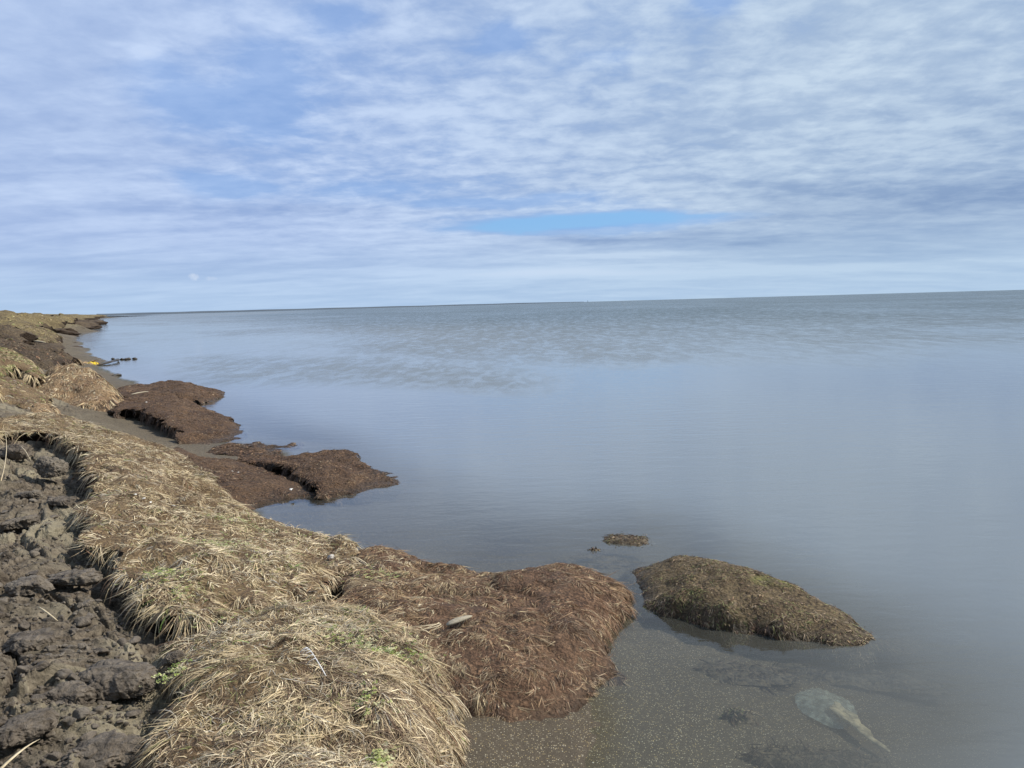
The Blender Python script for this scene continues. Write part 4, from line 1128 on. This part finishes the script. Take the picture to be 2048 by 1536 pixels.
L8 = slab('grass_bank', 'low olive point of the bank running out to the distant end of the beach', 'grassy bank',
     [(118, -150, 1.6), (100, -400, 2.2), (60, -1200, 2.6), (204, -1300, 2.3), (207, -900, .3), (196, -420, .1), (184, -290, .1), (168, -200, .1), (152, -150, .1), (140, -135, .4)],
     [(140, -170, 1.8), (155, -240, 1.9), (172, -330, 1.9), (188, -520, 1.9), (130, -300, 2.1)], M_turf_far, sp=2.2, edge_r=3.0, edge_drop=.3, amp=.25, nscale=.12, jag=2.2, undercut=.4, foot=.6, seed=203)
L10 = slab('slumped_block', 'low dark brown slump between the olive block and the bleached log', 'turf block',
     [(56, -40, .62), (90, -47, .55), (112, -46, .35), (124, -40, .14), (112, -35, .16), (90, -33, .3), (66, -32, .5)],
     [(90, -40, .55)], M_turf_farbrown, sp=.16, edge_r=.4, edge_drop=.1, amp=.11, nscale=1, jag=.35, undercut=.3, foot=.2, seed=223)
# ------------------------------------------------------------------ mud clods
def ico(sub):
    import bmesh
    bm = bmesh.new()
    bmesh.ops.create_icosphere(bm, subdivisions=sub, radius=1.0)
    V = np.array([v.co[:] for v in bm.verts]); T = np.array([[v.index for v in f.verts] for f in bm.faces])
    bm.free()
    return V, T


IV, IT = ico(6)
IV4, IT4 = ico(3)
IV4b, IT4b = ico(4)
M_peat_far = turf_mat('far_peat', (0.03, 0.02, 0.014), (0.075, 0.05, 0.034), (0.11, 0.075, 0.05), 4.0, wet=False)


def chip(V, seed, cuts=9, lo=.55, hi=.92):
    rs = np.random.RandomState(seed)
    V = V.copy()
    for _ in range(cuts):
        n = rs.randn(3); n /= np.linalg.norm(n)
        over = np.maximum(V @ n - rs.uniform(lo, hi), 0)
        V -= over[:, None] * n * .93
    return V


def lump(V, sx, sy, sz, seed, rough=.40, facet=.8):
    V = chip(V, seed, 12, .6, .95)
    S_ = V * (np.array([sx, sy, sz]) / max(sx, sy, sz))
    r = 1 + rough * fbm(S_[:, 0] * 2.0 + seed, S_[:, 1] * 2.0, S_[:, 2] * 2.0, oct=6, seed=seed, gain=.62)
    f1, f2, ci = worley(S_[:, 0] * 3.2 + seed + S_[:, 2], S_[:, 1] * 3.2 + S_[:, 2] * .7, seed + 3)
    r += facet * .12 * (ci - .5) * sm(f2 - f1, 0, .2) - facet * .08 * (1 - sm(f2 - f1, 0, .12))
    r += .05 * fbm(S_[:, 0] * 9 + seed, S_[:, 1] * 9, S_[:, 2] * 9, oct=3, seed=seed + 9)
    return V * r[:, None] * np.array([sx, sy, sz])


def gz_at(x, y):
    return float(ground_full(np.array([x]), np.array([y]))[0][0])


clods = [  # u, v, z, half sizes x y z, turn, label
    (235, 1345, .36, .17, .12, .06, -.5, 'widest smooth grey mud clod, lying against the nearest straw grass slab'),
    (130, 1390, .36, .09, .07, .045, .3, 'round dark mud clod with a deep shadow on its left, left of the widest clod'),
    (345, 1312, .37, .045, .04, .035, .2, 'small black knob of mud against the corner of the nearest straw slab'),
    (100, 930, .56, .12, .10, .09, .1, 'crumbly mud clod under the overhanging left end of the straw slab'),
    (30, 900, .6, .13, .1, .08, .4, 'dark ragged clod at the left edge under the straw fringe'),
    (150, 1150, .42, .14, .09, .05, .2, 'flattened brown mud clod in the middle of the mud'),
    (60, 1165, .46, .12, .08, .05, -.3, 'broad mud clod above a black crack near the left edge'),
    (40, 1040, .5, .12, .09, .045, .4, 'dull brown clod at the left edge below the pale clay'),
    (275, 1180, .37, .07, .07, .08, 0, 'peat lump wedged in the dark gap below the long straw slab'),
    (290, 1210, .34, .06, .05, .05, .5, 'lower peat lump in the gap below the long straw slab'),
    (60, 1280, .42, .12, .09, .04, .1, 'low cracked clod below the pale stem'),
    (190, 1500, .33, .13, .10, .05, .2, 'cracked clod at the bottom edge beside the pale reed'),
    (270, 1520, .30, .06, .06, .04, .8, 'small grey clod at the bottom touching the straw slab'),
    (40, 1450, .40, .10, .08, .04, .8, 'rough clod at the bottom left above the pale reed'),
    (120, 1000, .50, .11, .06, .03, -.1, 'pale olive slab of clay below the overhang'),
    (60, 985, .52, .10, .05, .03, .1, 'pale flat clay plate at the left edge below the crumbly clod'),
]
for i, (u, v, z, sx, sy, sz, rt, lab) in enumerate(clods):
    q = P(u, v, z)
    L = lump(IV, sx, sy, sz, 200 + i * 7)
    c, s = math.cos(rt), math.sin(rt)
    L = np.stack([L[:, 0] * c - L[:, 1] * s, L[:, 0] * s + L[:, 1] * c, L[:, 2]], 1)
    L[:, 2] = np.where(L[:, 2] < -sz * .5, -sz * .5 + (L[:, 2] + sz * .5) * .3, L[:, 2])
    o = mesh_obj('mud_clod', L, IT, M_mud, None)
    o.location = (q[0], q[1], z - sz * .35)
    put_props(o, lab, 'mud clod', 'clods of eroded mud left of the grass slabs')

for i, (u, v, sx, sy, sz, lab) in enumerate([
        (100, 667, 2.4, 2.4, .62, 'nearest of the dark slumps at the foot of the far grassy crest'), (113, 661, 3.0, 3.0, .75, 'second dark slump at the foot of the far grassy crest'), (124, 656.5, 3.6, 4.0, .9, 'third dark slump at the foot of the far grassy crest'),
        (134, 652, 4.2, 5.0, 1.0, 'fourth dark slump at the foot of the far grassy crest'), (142, 648.5, 4.6, 6.0, .9, 'farthest dark slump at the foot of the far grassy crest')]):
    q = P(u, v, .25)
    o = mesh_obj('slumped_block', lump(IV4b, sx, sy, sz, 500 + 9 * i, rough=.6), IT4b, M_turf_farbrown, None)
    o.location = q
    put_props(o, lab, 'turf block', 'dark slumps below the far crest')

for i, (u, v, sx, sy, sz, lab) in enumerate([
        (153, 652, 1.5, 1.2, .22, 'farthest dark spit of peat poking into the water at the far beach'), (152, 658.5, 1.2, .9, .16, 'second farthest dark spit of peat at the far beach'), (156, 665.5, 1.1, .7, .16, 'pointed dark spit of peat in the middle of the far beach'),
        (141, 672, .7, .5, .10, 'small dark spit of peat below the pointed one at the far beach'), (136, 687, .55, .4, .09, 'reddish lump of peat on the sand of the far beach'), (149, 694.5, .5, .25, .07, 'nearest dark spit of peat at the far beach')]):
    q = P(u, v, .02)
    o = mesh_obj('peat_hummock', lump(IV4b, sx, sy, sz, 400 + 9 * i), IT4b, M_peat_far, None)
    o.location = q
    put_props(o, lab, 'peat hummock', 'dark spits of peat along the far waterline')

# crumbs of mud nobody could count
cr_V, cr_T, off = [], [], 0
for i in range(3600):
    u = rnd.uniform(-60, 340); v = rnd.uniform(930, 1600)
    if u > 175 + (v - 960) * .34: continue
    z = .4
    q = P(u, v, z)
    zz0 = gz_at(q[0], q[1]) if i % 1 == 0 else z
    s = rnd.uniform(.004, .013) * (2.6 if rnd.random() < .12 else 1)
    base_ = chip(IV4, i, 8, .4, .85) * (1 + .2 * np.sin(IV4[:, [0]] * 3.1 + i) * np.cos(IV4[:, [1]] * 2.7 + i * 1.3)) * np.array([s, s * rnd.uniform(.6, 1), s * rnd.uniform(.4, .8)])
    cr_V.append(base_ + np.array([q[0], q[1], zz0 + s * .2])); cr_T.append(IT4 + off); off += len(IV4)
o = mesh_obj('mud_crumbs', np.concatenate(cr_V), np.concatenate(cr_T), M_mud)
put_props(o, 'small crumbs of mud scattered over the eroded mud', 'mud', kind='stuff')


# ------------------------------------------------------------------ tubes, stems and small finds
def tube(pts, rad, seg=8, flat=1.0, seed=0, rough=0.0, cap=True):
    pts = np.array(pts, float); n = len(pts)
    rad = np.broadcast_to(np.array(rad, float), (n,))
    V, Fq = [], []
    for i in range(n):
        t = pts[min(i + 1, n - 1)] - pts[max(i - 1, 0)]
        t /= np.linalg.norm(t)
        s = np.cross(t, (0, 0, 1.0)); s /= max(np.linalg.norm(s), 1e-6)
        w = np.cross(s, t)
        for k in range(seg):
            a = 2 * math.pi * k / seg
            r = rad[i] * (1 + rough * math.sin(3 * a + i * 1.7 + seed) * math.cos(i * .9 + seed))
            V.append(pts[i] + s * math.cos(a) * r + w * math.sin(a) * r * flat)
    for i in range(n - 1):
        for k in range(seg):
            a = i * seg + k; b = i * seg + (k + 1) % seg
            Fq.append((a, b, b + seg, a + seg))
    faces = [np.array(Fq)]
    if cap:
        V += [pts[0], pts[-1]]
        c0, c1 = n * seg, n * seg + 1
        T = [(c0, (k + 1) % seg, k) for k in range(seg)] + [(c1, (n - 1) * seg + k, (n - 1) * seg + (k + 1) % seg) for k in range(seg)]
        faces.append(np.array(T))
    return np.array(V), faces


def tube_obj(name, pts, rad, mat, label=None, cat=None, group=None, parent=None, origin=None, **kw):
    V, Fc = tube(pts, rad, **kw)
    org = np.array(pts[0]) if parent is None else origin
    o = mesh_obj(name, V, Fc, mat, parent, org)
    if parent is None: put_props(o, label, cat, group)
    return o


def sag(a, b, k, up=0.0, side=0.0):
    a, b = np.array(a), np.array(b)
    d = b - a
    s = np.cross(d, (0, 0, 1.0)); s /= max(np.linalg.norm(s), 1e-6)
    return [a + d * t + np.array([0, 0, up]) * 4 * t * (1 - t) + s * side * 4 * t * (1 - t) for t in np.linspace(0, 1, k)]


# driftwood on the brown slab
a, b = on_top(Cslab[1], 893, 1250, .2, .022), on_top(Cslab[1], 944, 1232, .2, .022)
pts = sag(a, b, 9, .006, .004)
tube_obj('driftwood', pts, [.008, .016, .018, .019, .018, .017, .015, .012, .005], M_wood, 'short flat grey piece of driftwood lying on the reddish brown slab', 'driftwood', seg=14, flat=.55, rough=.08)
# driftwood far up the beach
a, b = P(66, 683, .62), P(91, 685, .58)
tube_obj('driftwood', sag(a, b, 7, .02, .05), [.03, .06, .08, .07, .06, .05, .02], M_wood, 'bleached log on the far beach among slumped blocks', 'driftwood', seg=10, flat=.7, rough=.1)
a, b = P(262, 789, .29), P(297, 783, .29)
tube_obj('stick', sag(a, b, 6, .01, .02), [.008, .012, .012, .011, .009, .005], M_wood, 'thin bleached stick beside the hay tussock on dark turf', 'stick', seg=6)
a, b = P(77, 1214, .46), P(116, 1242, .44)
tube_obj('dry_stem', sag(a, b, 6, .012, .008), [.002, .003, .004, .004, .003, .001], M_stem, 'pale dry stem lying on the mud clods', 'stem', seg=5)
a, b = P(-30, 1570, .42), P(80, 1478, .44)
tube_obj('dry_stem', sag(a, b, 7, .02, .01), [.006, .006, .0055, .005, .004, .003, .001], M_stem, 'thick pale reed at the bottom left corner', 'stem', seg=5, flat=.5)
a, b = P(2, 962, .62), P(10, 862, .70)
tube_obj('dry_stem', sag(a, b, 7, .0, .02), [.003, .003, .003, .003, .0025, .002, .001], M_stem, 'upright curved stem at the left edge below the grass fringe', 'stem', seg=5)
a, b = P(40, 892, .62), P(62, 922, .60)
tube_obj('dry_stem', sag(a, b, 6, .02, .0), [.002, .003, .003, .003, .002, .001], M_stem, 'short pale stem on the dark clod at the left edge', 'stem', seg=5)

# small grey stone on the straw slab
q = on_top(Bslab[1], 662, 1114, .185, .02)
import bmesh as _bm
bmx = _bm.new(); _bm.ops.create_cube(bmx, size=1)
_bm.ops.bevel(bmx, geom=bmx.edges[:] + bmx.verts[:], offset=.18, segments=3, affect='EDGES')
_bm.ops.subdivide_edges(bmx, edges=bmx.edges[:], cuts=1)
SV = np.array([v.co[:] for v in bmx.verts]); SF = [[v.index for v in f.verts] for f in bmx.faces]
me = bpy.data.meshes.new('pebble'); me.from_pydata([tuple(p * np.array([.040, .034, .022]) * (1 + .05 * math.sin(p[0] * 7 + p[1] * 5))) for p in SV], [], SF); me.materials.append(M_stone)
for p_ in me.polygons: p_.use_smooth = True
bmx.free()
o = bpy.data.objects.new('pebble', me); scene.collection.objects.link(o); o.location = q; o.rotation_euler = (.3, -.3, .2)
put_props(o, 'small squarish light grey stone on the grass beside the black slot', 'stone')

# white plume of a grass head
q0, q1 = on_top(Aslab[1], 652, 1352, .37, .01), on_top(Aslab[1], 614, 1296, .4, .05)
rootp = empty('grass_plume', q0, 'bleached white feathery grass head arching over the nearest straw slab', 'grass plume')
stem = sag(q0, q1, 10, .035, -.012)
V_, F_ = tube(stem, np.linspace(.0022, .001, 10), 5)
mesh_obj('stem', V_, F_, M_plume, rootp, q0)
BV, BF, off = [], [], 0
for i in range(3, 10):
    for s in (-1, 1):
        p0 = stem[i]
        d = np.array([-.035 * (1 if s > 0 else .6), -.010 * s, -.018]) * (1 - .03 * i)
        V_, F_ = tube(sag(p0, p0 + d, 5, .006, 0), [.0012, .0013, .001, .0007, .0004], 4, cap=False)
        BV.append(V_); BF.append(F_[0] + off); off += len(V_)
mesh_obj('barbs', np.concatenate(BV), np.concatenate(BF), M_plume, rootp, q0)

# shells
shell_spots = [(464, 945, .235, 'pair of white shell bits high on the long straw slab, left one'), (478, 947, .225, 'pair of white shell bits high on the long straw slab, right one'),
               (272, 992, .48, 'leftmost white shell of the cluster on the straw slab'), (288, 1000, .475, 'white shell of the straw slab cluster, second from the left'),
               (300, 1008, .465, 'lowest white shell of the cluster on the straw slab'), (347, 1015, .44, 'single white shell right of the cluster on the straw slab'),
               (585, 982, .055, 'white shell with a short stalk on the wet low brown slab'), (293, 806, .31, 'tiny white shell on the large dark brown slab')]
for i, (u, v, z, lab) in enumerate(shell_spots):
    q = on_top((Bslab if i < 6 else Fslab if i == 6 else Islab)[1], u, v, z, .012)
    th = np.linspace(0, math.pi, 11); rr = np.linspace(.15, 1, 6)
    V_ = []
    s = .011 if i < 6 else (.026 if i == 6 else .018)
    for r_ in rr:
        for t in th:
            ridge = 1 + .06 * math.cos(t * 16)
            V_.append((r_ * math.cos(t) * ridge * s, r_ * math.sin(t) * ridge * s * 1.1, (.55 * (1 - r_ * r_) + .05 * math.cos(t * 16) * r_) * s))
    o = mesh_obj('seashell', np.array(V_), grid_faces(6, 11), M_shell)
    md = o.modifiers.new('thickness', 'SOLIDIFY'); md.thickness = .0015
    o.location = q + np.array([0, 0, .008]); o.rotation_euler = (.3, .1, i * 1.3)
    put_props(o, lab, 'shell', 'white shells and shell bits on the turf')


# clover and small herbs: real little leaves
def leaves(spots, mat_cols, name, label, cat, group, n, spread, size, rb, lift=.02):
    q = P(*spots)
    root_ = q
    V, C_ = [], []
    Fq = []
    k = 0
    for i in range(n):
        a = rnd.gauss(0, spread[0]); b = rnd.gauss(0, spread[1])
        x, y = q[0] + a, q[1] + b
        z = float(rb(np.array([x]), np.array([y]))[0, 0]) + rnd.uniform(.014, lift + .02)
        s = rnd.uniform(*size) * 1.25
        rot = rnd.uniform(0, 6.28); tilt = rnd.uniform(-.5, .5)
        col_ = np.array(mat_cols[rnd.randrange(len(mat_cols))]) * rnd.uniform(.75, 1.25)
        for leaf in range(3):
            la = rot + leaf * 2.09
            cxl, cyl = x + math.cos(la) * s * .8, y + math.sin(la) * s * .8
            pts = []
            for t in range(7):
                tt = 2 * math.pi * t / 7
                px, py = math.cos(tt) * s * .62, math.sin(tt) * s * .5
                wx, wy = px * math.cos(la) - py * math.sin(la), px * math.sin(la) + py * math.cos(la)
                pts.append((cxl + wx, cyl + wy, z + tilt * wx + .3 * tilt * wy + .15 * s * math.cos(2 * tt)))
            V += pts + [(cxl, cyl, z - .1 * s)]
            Fq += [(k + t, k + (t + 1) % 7, k + 7) for t in range(7)]
            k += 8
            C_ += [col_] * 8
    o = mesh_obj(name, np.array(V), np.array(Fq), M_blade, None, q, {'Col': np.array(C_)}, smooth=True)
    put_props(o, label, None, None, 'stuff')


rbA, rbB, rbC = Aslab[1], Bslab[1], Cslab[1]
CG = [(.24, .29, .07), (.34, .36, .14), (.42, .41, .22), (.15, .20, .05), (.50, .47, .28)]
CG2 = [(.30, .34, .12), (.40, .40, .20), (.22, .25, .08)]
for sp_, n_, spr, sz_, rb_, lab in [
    ((690, 1262, .345), 70, (.07, .05), (.004, .0075), rbA, 'pale clover patch at the top middle of the nearest straw slab'),
    ((760, 1285, .33), 90, (.06, .05), (.004, .009), rbA, 'bright clover patch on the right shoulder of the nearest straw slab'),
    ((830, 1300, .27), 60, (.04, .06), (.003, .007), rbA, 'trailing clover along the right edge of the nearest straw slab'),
    ((345, 1345, .385), 60, (.03, .05), (.003, .007), rbA, 'small clover patch hanging at the left edge of the nearest straw slab'),
    ((760, 1480, .35), 28, (.02, .03), (.006, .011), rbA, 'round leaved green clover low on the nearest straw slab'),
    ((735, 1405, .36), 30, (.03, .04), (.004, .008), rbA, 'sparse clover in the middle of the nearest straw slab'),
    ((450, 1240, .37), 24, (.08, .02), (.003, .006), rbA, 'thin green sprigs at the back edge of the nearest straw slab'),
    ((430, 1080, .39), 200, (.12, .09), (.003, .007), rbB, 'wide low clover patch in the middle of the long straw slab'),
    ((335, 1160, .40), 130, (.07, .05), (.003, .007), rbB, 'clover patch by the lower edge of the long straw slab'),
    ((480, 1055, .27), 220, (.14, .12), (.003, .006), rbB, 'pale clover strip on the water side of the long straw slab'),
    ((370, 1200, .36), 50, (.03, .05), (.003, .006), rbB, 'clover sprigs hanging over the dark hollow of the long straw slab'),
    ((590, 1075, .16), 50, (.10, .06), (.003, .007), rbB, 'yellowish clover near the water end of the long straw slab'),
    ((500, 1140, .34), 40, (.08, .06), (.003, .006), rbB, 'scattered clover right of the wide patch on the long straw slab'),
    ((755, 1150, .205), 90, (.07, .05), (.003, .006), rbC, 'olive clover patch at the top of the reddish brown slab')]:
    leaves(sp_, CG if rb_ is not rbC else CG2, 'clover_patch', lab, 'clover', 'clover patches on the turf slabs', n_, spr, sz_, rb_)


# ------------------------------------------------------------------ seaweed, debris and jellyfish
def weed(name, u, v, z, su, sv, n, label, cat, group=None, mat=None, L=(.02, .08), W=.005, pal=None, rot=0.0, h=.03, lift=.5):
    """clump of weed: a low lumpy mat with strands growing out of it"""
    q = P(u, v, z)
    q[2] = z
    r_ = empty(name, q, label, cat, group)
    gxx, gyy = np.meshgrid(np.linspace(-1, 1, 44), np.linspace(-1, 1, 44))
    rr = np.hypot(gxx, gyy)
    ed_ = 1 - rr + .35 * fbm(gxx * 2.2 + u, gyy * 2.2 + v, oct=4, seed=int(u) % 97)
    hz_ = h * (sm(ed_, 0, .5) * (1 + .6 * fbm(gxx * 4 + u, gyy * 4, oct=3, seed=5)) - .45)
    c, s = math.cos(rot), math.sin(rot)
    X_ = (gxx * su * c - gyy * sv * s) + q[0]; Y_ = (gxx * su * s + gyy * sv * c) + q[1]
    V_ = np.stack([X_, Y_, hz_ + q[2]], -1).reshape(-1, 3)
    fq = grid_faces(44, 44)
    keep = ed_.ravel()[fq].max(1) > 0
    fq = fq[keep]
    mesh_obj('weed_mat', V_, fq, mat or M_weed, r_, q)
    tri = np.concatenate([fq[:, [0, 1, 2]], fq[:, [0, 2, 3]]])
    p, n_ = sample_tris(V_, tri, n)
    blades('strands', p, n_, L, W, (.2, -.1), 1.6, lift, .3, pal or [('dark', 3), ('umber', 2), ('wet', 2)], r_, q, patch=3, seed=int(v), curl=.7)
    return r_


wd_pal = [('umber', 3), ('tan', 1.2), ('olive', 1), ('dark', 2)]
weed('seaweed_patch', 1252, 1080, .004, .21, .12, 1900, 'floating brown weed patch behind the olive mound', 'seaweed', 'weed patches breaking the surface', pal=wd_pal, h=.022, rot=-.3, L=(.01, .035), lift=.25)
weed('seaweed_patch', 1190, 1100, -.002, .05, .035, 200, 'tiny weed tuft left of the floating patch', 'seaweed', 'weed patches breaking the surface', pal=wd_pal, h=.010, L=(.01, .03), lift=.25)
weed('sunken_seaweed', 1180, 1120, -.09, .35, .14, 900, 'dark sunken weed behind the reddish brown slab tip', 'seaweed', 'dark weed lying under the clear water', h=.03)
weed('sunken_seaweed', 1620, 1520, -.075, .30, .085, 2200, 'broad dark weed bed under water below the jellyfish', 'seaweed', 'dark weed lying under the clear water', h=.035, pal=[('dark', 3), ('wet', 3), ('umber', .5)], rot=-.1)
weed('sunken_seaweed', 1690, 1352, -.105, .44, .09, 1500, 'long dark weed streak under water between mound and jellyfish', 'seaweed', 'dark weed lying under the clear water', h=.03, pal=[('dark', 3), ('wet', 3)], rot=-.28)
weed('sunken_seaweed', 1470, 1345, -.065, .26, .10, 900, 'dark weed under water in front of the mound', 'seaweed', 'dark weed lying under the clear water', h=.02, pal=[('dark', 3), ('wet', 2), ('umber', 1)], rot=-.2)
weed('sunken_seaweed', 1478, 1430, -.055, .07, .045, 260, 'small round weed clump under water left of the jellyfish', 'seaweed', 'dark weed lying under the clear water', h=.03, pal=wd_pal)
weed('sunken_seaweed', 1760, 1290, -.10, .22, .10, 500, 'reddish weed under water off the right tip of the mound', 'seaweed', 'dark weed lying under the clear water', h=.03, pal=[('umber', 2), ('dark', 2), ('rust', 1)])
weed('yellow_seaweed', 181, 727, .05, .34, .30, 400, 'bright yellow heap of seaweed at the water edge beyond the hay tussock', 'seaweed', None, M_weed_yellow, L=(.08, .2), W=.03, pal=[('ochre', 1)], h=.09)
a, b = P(196, 730, .02), P(235, 718.5, .03)
tube_obj('kelp_stalk', sag(a, b, 9, .05, .25), [.03, .06, .07, .05, .07, .08, .04, .03, .02], M_kelp, 'dark kelp stalk reaching into the water beside the yellow seaweed', 'kelp', seg=8, flat=.6, rough=.25)
for u0, v0, u1, v1, lab in ((240, 719, 246, 718.6, 'first dark scrap floating beyond the kelp stalk'), (247, 719.5, 253, 718.6, 'second and largest dark scrap floating beyond the kelp stalk'), (255, 718, 262, 717.8, 'third dark scrap floating beyond the kelp stalk'),
                           (266, 717.8, 275, 717.6, 'last dark scrap, farthest right on the water beyond the kelp stalk'), (223, 718.2, 228, 717.9, 'lone scrap above the kelp stalk tip'), (221, 753, 242, 749.5, 'dark weed scrap at the water edge behind the hay tussock')):
    a, b = P(u0, v0, .01), P(u1, v1, .01)
    tube_obj('kelp_scrap', sag(a, b, 6, .02, .05), [.02, .06, .08, .07, .05, .02], M_kelp, lab, 'kelp scrap', 'dark scraps floating off the far beach', seg=7, flat=.5, rough=.3)

# jellyfish
def jelly_material(name, c, alpha):
    mt, T = new_mat(name)
    p = T.node('ShaderNodeTexCoord').outputs['Object']
    n = T.noise(p, 30, 4, 0.6)
    b = T.node('ShaderNodeBsdfPrincipled')
    T.put(b.inputs['Base Color'], T.mix(T.step(n, .35, .65), tuple(x * .55 for x in c), tuple(min(1, x * 1.15) for x in c)))
    b.inputs['Roughness'].default_value = .4
    T.put(b.inputs['Alpha'], T.math('ADD', alpha - .12, T.math('MULTIPLY', n, .3), clamp=True))
    o = T.node('ShaderNodeOutputMaterial'); T.t.links.new(b.outputs[0], o.inputs[0])
    return mt


M_bell = jelly_material('jelly_bell', (.42, .47, .41), .34)
M_arms = jelly_material('jelly_arms', (.56, .48, .31), .55)
jq = P(1652, 1409, -.075)
jroot = empty('jellyfish', jq, 'pale translucent jellyfish with cream arms lying under the shallow water', 'jellyfish')
nr, nt = 14, 96
V_ = []
for i in range(nr):
    r_ = i / (nr - 1)
    for k in range(nt):
        t = 2 * math.pi * k / nt
        fl_ = .0013 * math.cos(t * 24) * r_ ** 1.5 + .004 * math.sin(t * 5 + 1) * r_ * r_
        rad_ = .125 * r_ * (1 + .02 * math.cos(t * 24 + .5) * r_ + .02 * math.sin(3 * t))
        V_.append((rad_ * math.cos(t) * .95, rad_ * math.sin(t) * 1.32, .028 * (1 - r_ ** 2) + fl_ - .012))
faces = []
for i in range(nr - 1):
    for k in range(nt):
        a_ = i * nt + k; b_ = i * nt + (k + 1) % nt
        faces.append((a_, b_, b_ + nt, a_ + nt))
o = mesh_obj('bell', np.array(V_), np.array(faces), M_bell, jroot)
e0, e1, e2, e3 = P(1665, 1412, -.055), P(1705, 1440, -.06), P(1740, 1475, -.075), P(1778, 1503, -.09)
for s_, w_, fl_ in ((-1, .015, .35), (0, .017, .4), (1, .014, .35)):
    off_ = np.array([.017 * s_, .020 * s_, .004 * abs(s_)])
    ctr = []
    for t in np.linspace(0, 1, 26):
        if t < .33: q = e0 + (e1 - e0) * t / .33
        elif t < .7: q = e1 + (e2 - e1) * (t - .33) / .37
        else: q = e2 + (e3 - e2) * (t - .7) / .3
        ctr.append(q + off_ * (1 - t) + np.array([.004 * math.sin(t * 22 + s_), .005 * math.cos(t * 17 + s_), 0]))
    V_, F_ = tube(ctr, [w_ * (.7 + .5 * math.sin(min(t * 2.2, 1) * math.pi * .62)) * (1 - t ** 2.6 * .7) for t in np.linspace(0, 1, 26)], 12, flat=fl_, rough=.42, seed=s_ * 2.1)
    mesh_obj('oral_arm', V_, F_, M_arms, jroot, jq)

# ------------------------------------------------------------------ far shore and beacon on the horizon
fs_V, fs_F = [], []
us = np.linspace(192, 1168, 160)
for i, u in enumerate(us):
    f = (u - 150) / 1018
    dist = 1500 + 2600 * f
    hgt_px = np.interp(u, [150, 250, 700, 1100, 1168], [3.0, 2.8, 1.9, 1.2, .2])
    hm = (hgt_px + .6 * math.sin(u * .05) * .3) / F * dist
    if u > 205 - 1e9:
        q = PD(u, 620, dist); r2_ = PD(u, 620, dist + 500)
        tz = H + 0.2 * 0 + hm - H * .35
        fs_V += [(q[0], q[1], -1), (q[0], q[1], tz * .55), (q[0] * 1.01, q[1] * 1.01, tz), (r2_[0], r2_[1], tz), (r2_[0], r2_[1], -1)]
fs = mesh_obj('far_shore', np.array(fs_V), grid_faces(len(us), 5), M_far)
put_props(fs, 'low dark strip of land on the horizon', kind='structure')
bq = PD(1175.5, 600, 3800); bq[2] = 0
br = empty('beacon', bq, 'tiny dark marker on the horizon off the end of the land strip', 'beacon')
V_, F_ = tube([(0, 0, -1), (0, 0, 2.5), (0, .01, 2.6), (0, 0, 7)], [2.2, 2.0, 1.2, 1.0], 8)
mesh_obj('tower', V_, F_, M_beacon, br)
V_, F_ = tube([(0, 0, 7.02), (0, 0.01, 8), (0, 0, 9)], [1.5, 1.5, .3], 8)
mesh_obj('top_mark', V_, F_, M_beacon, br)
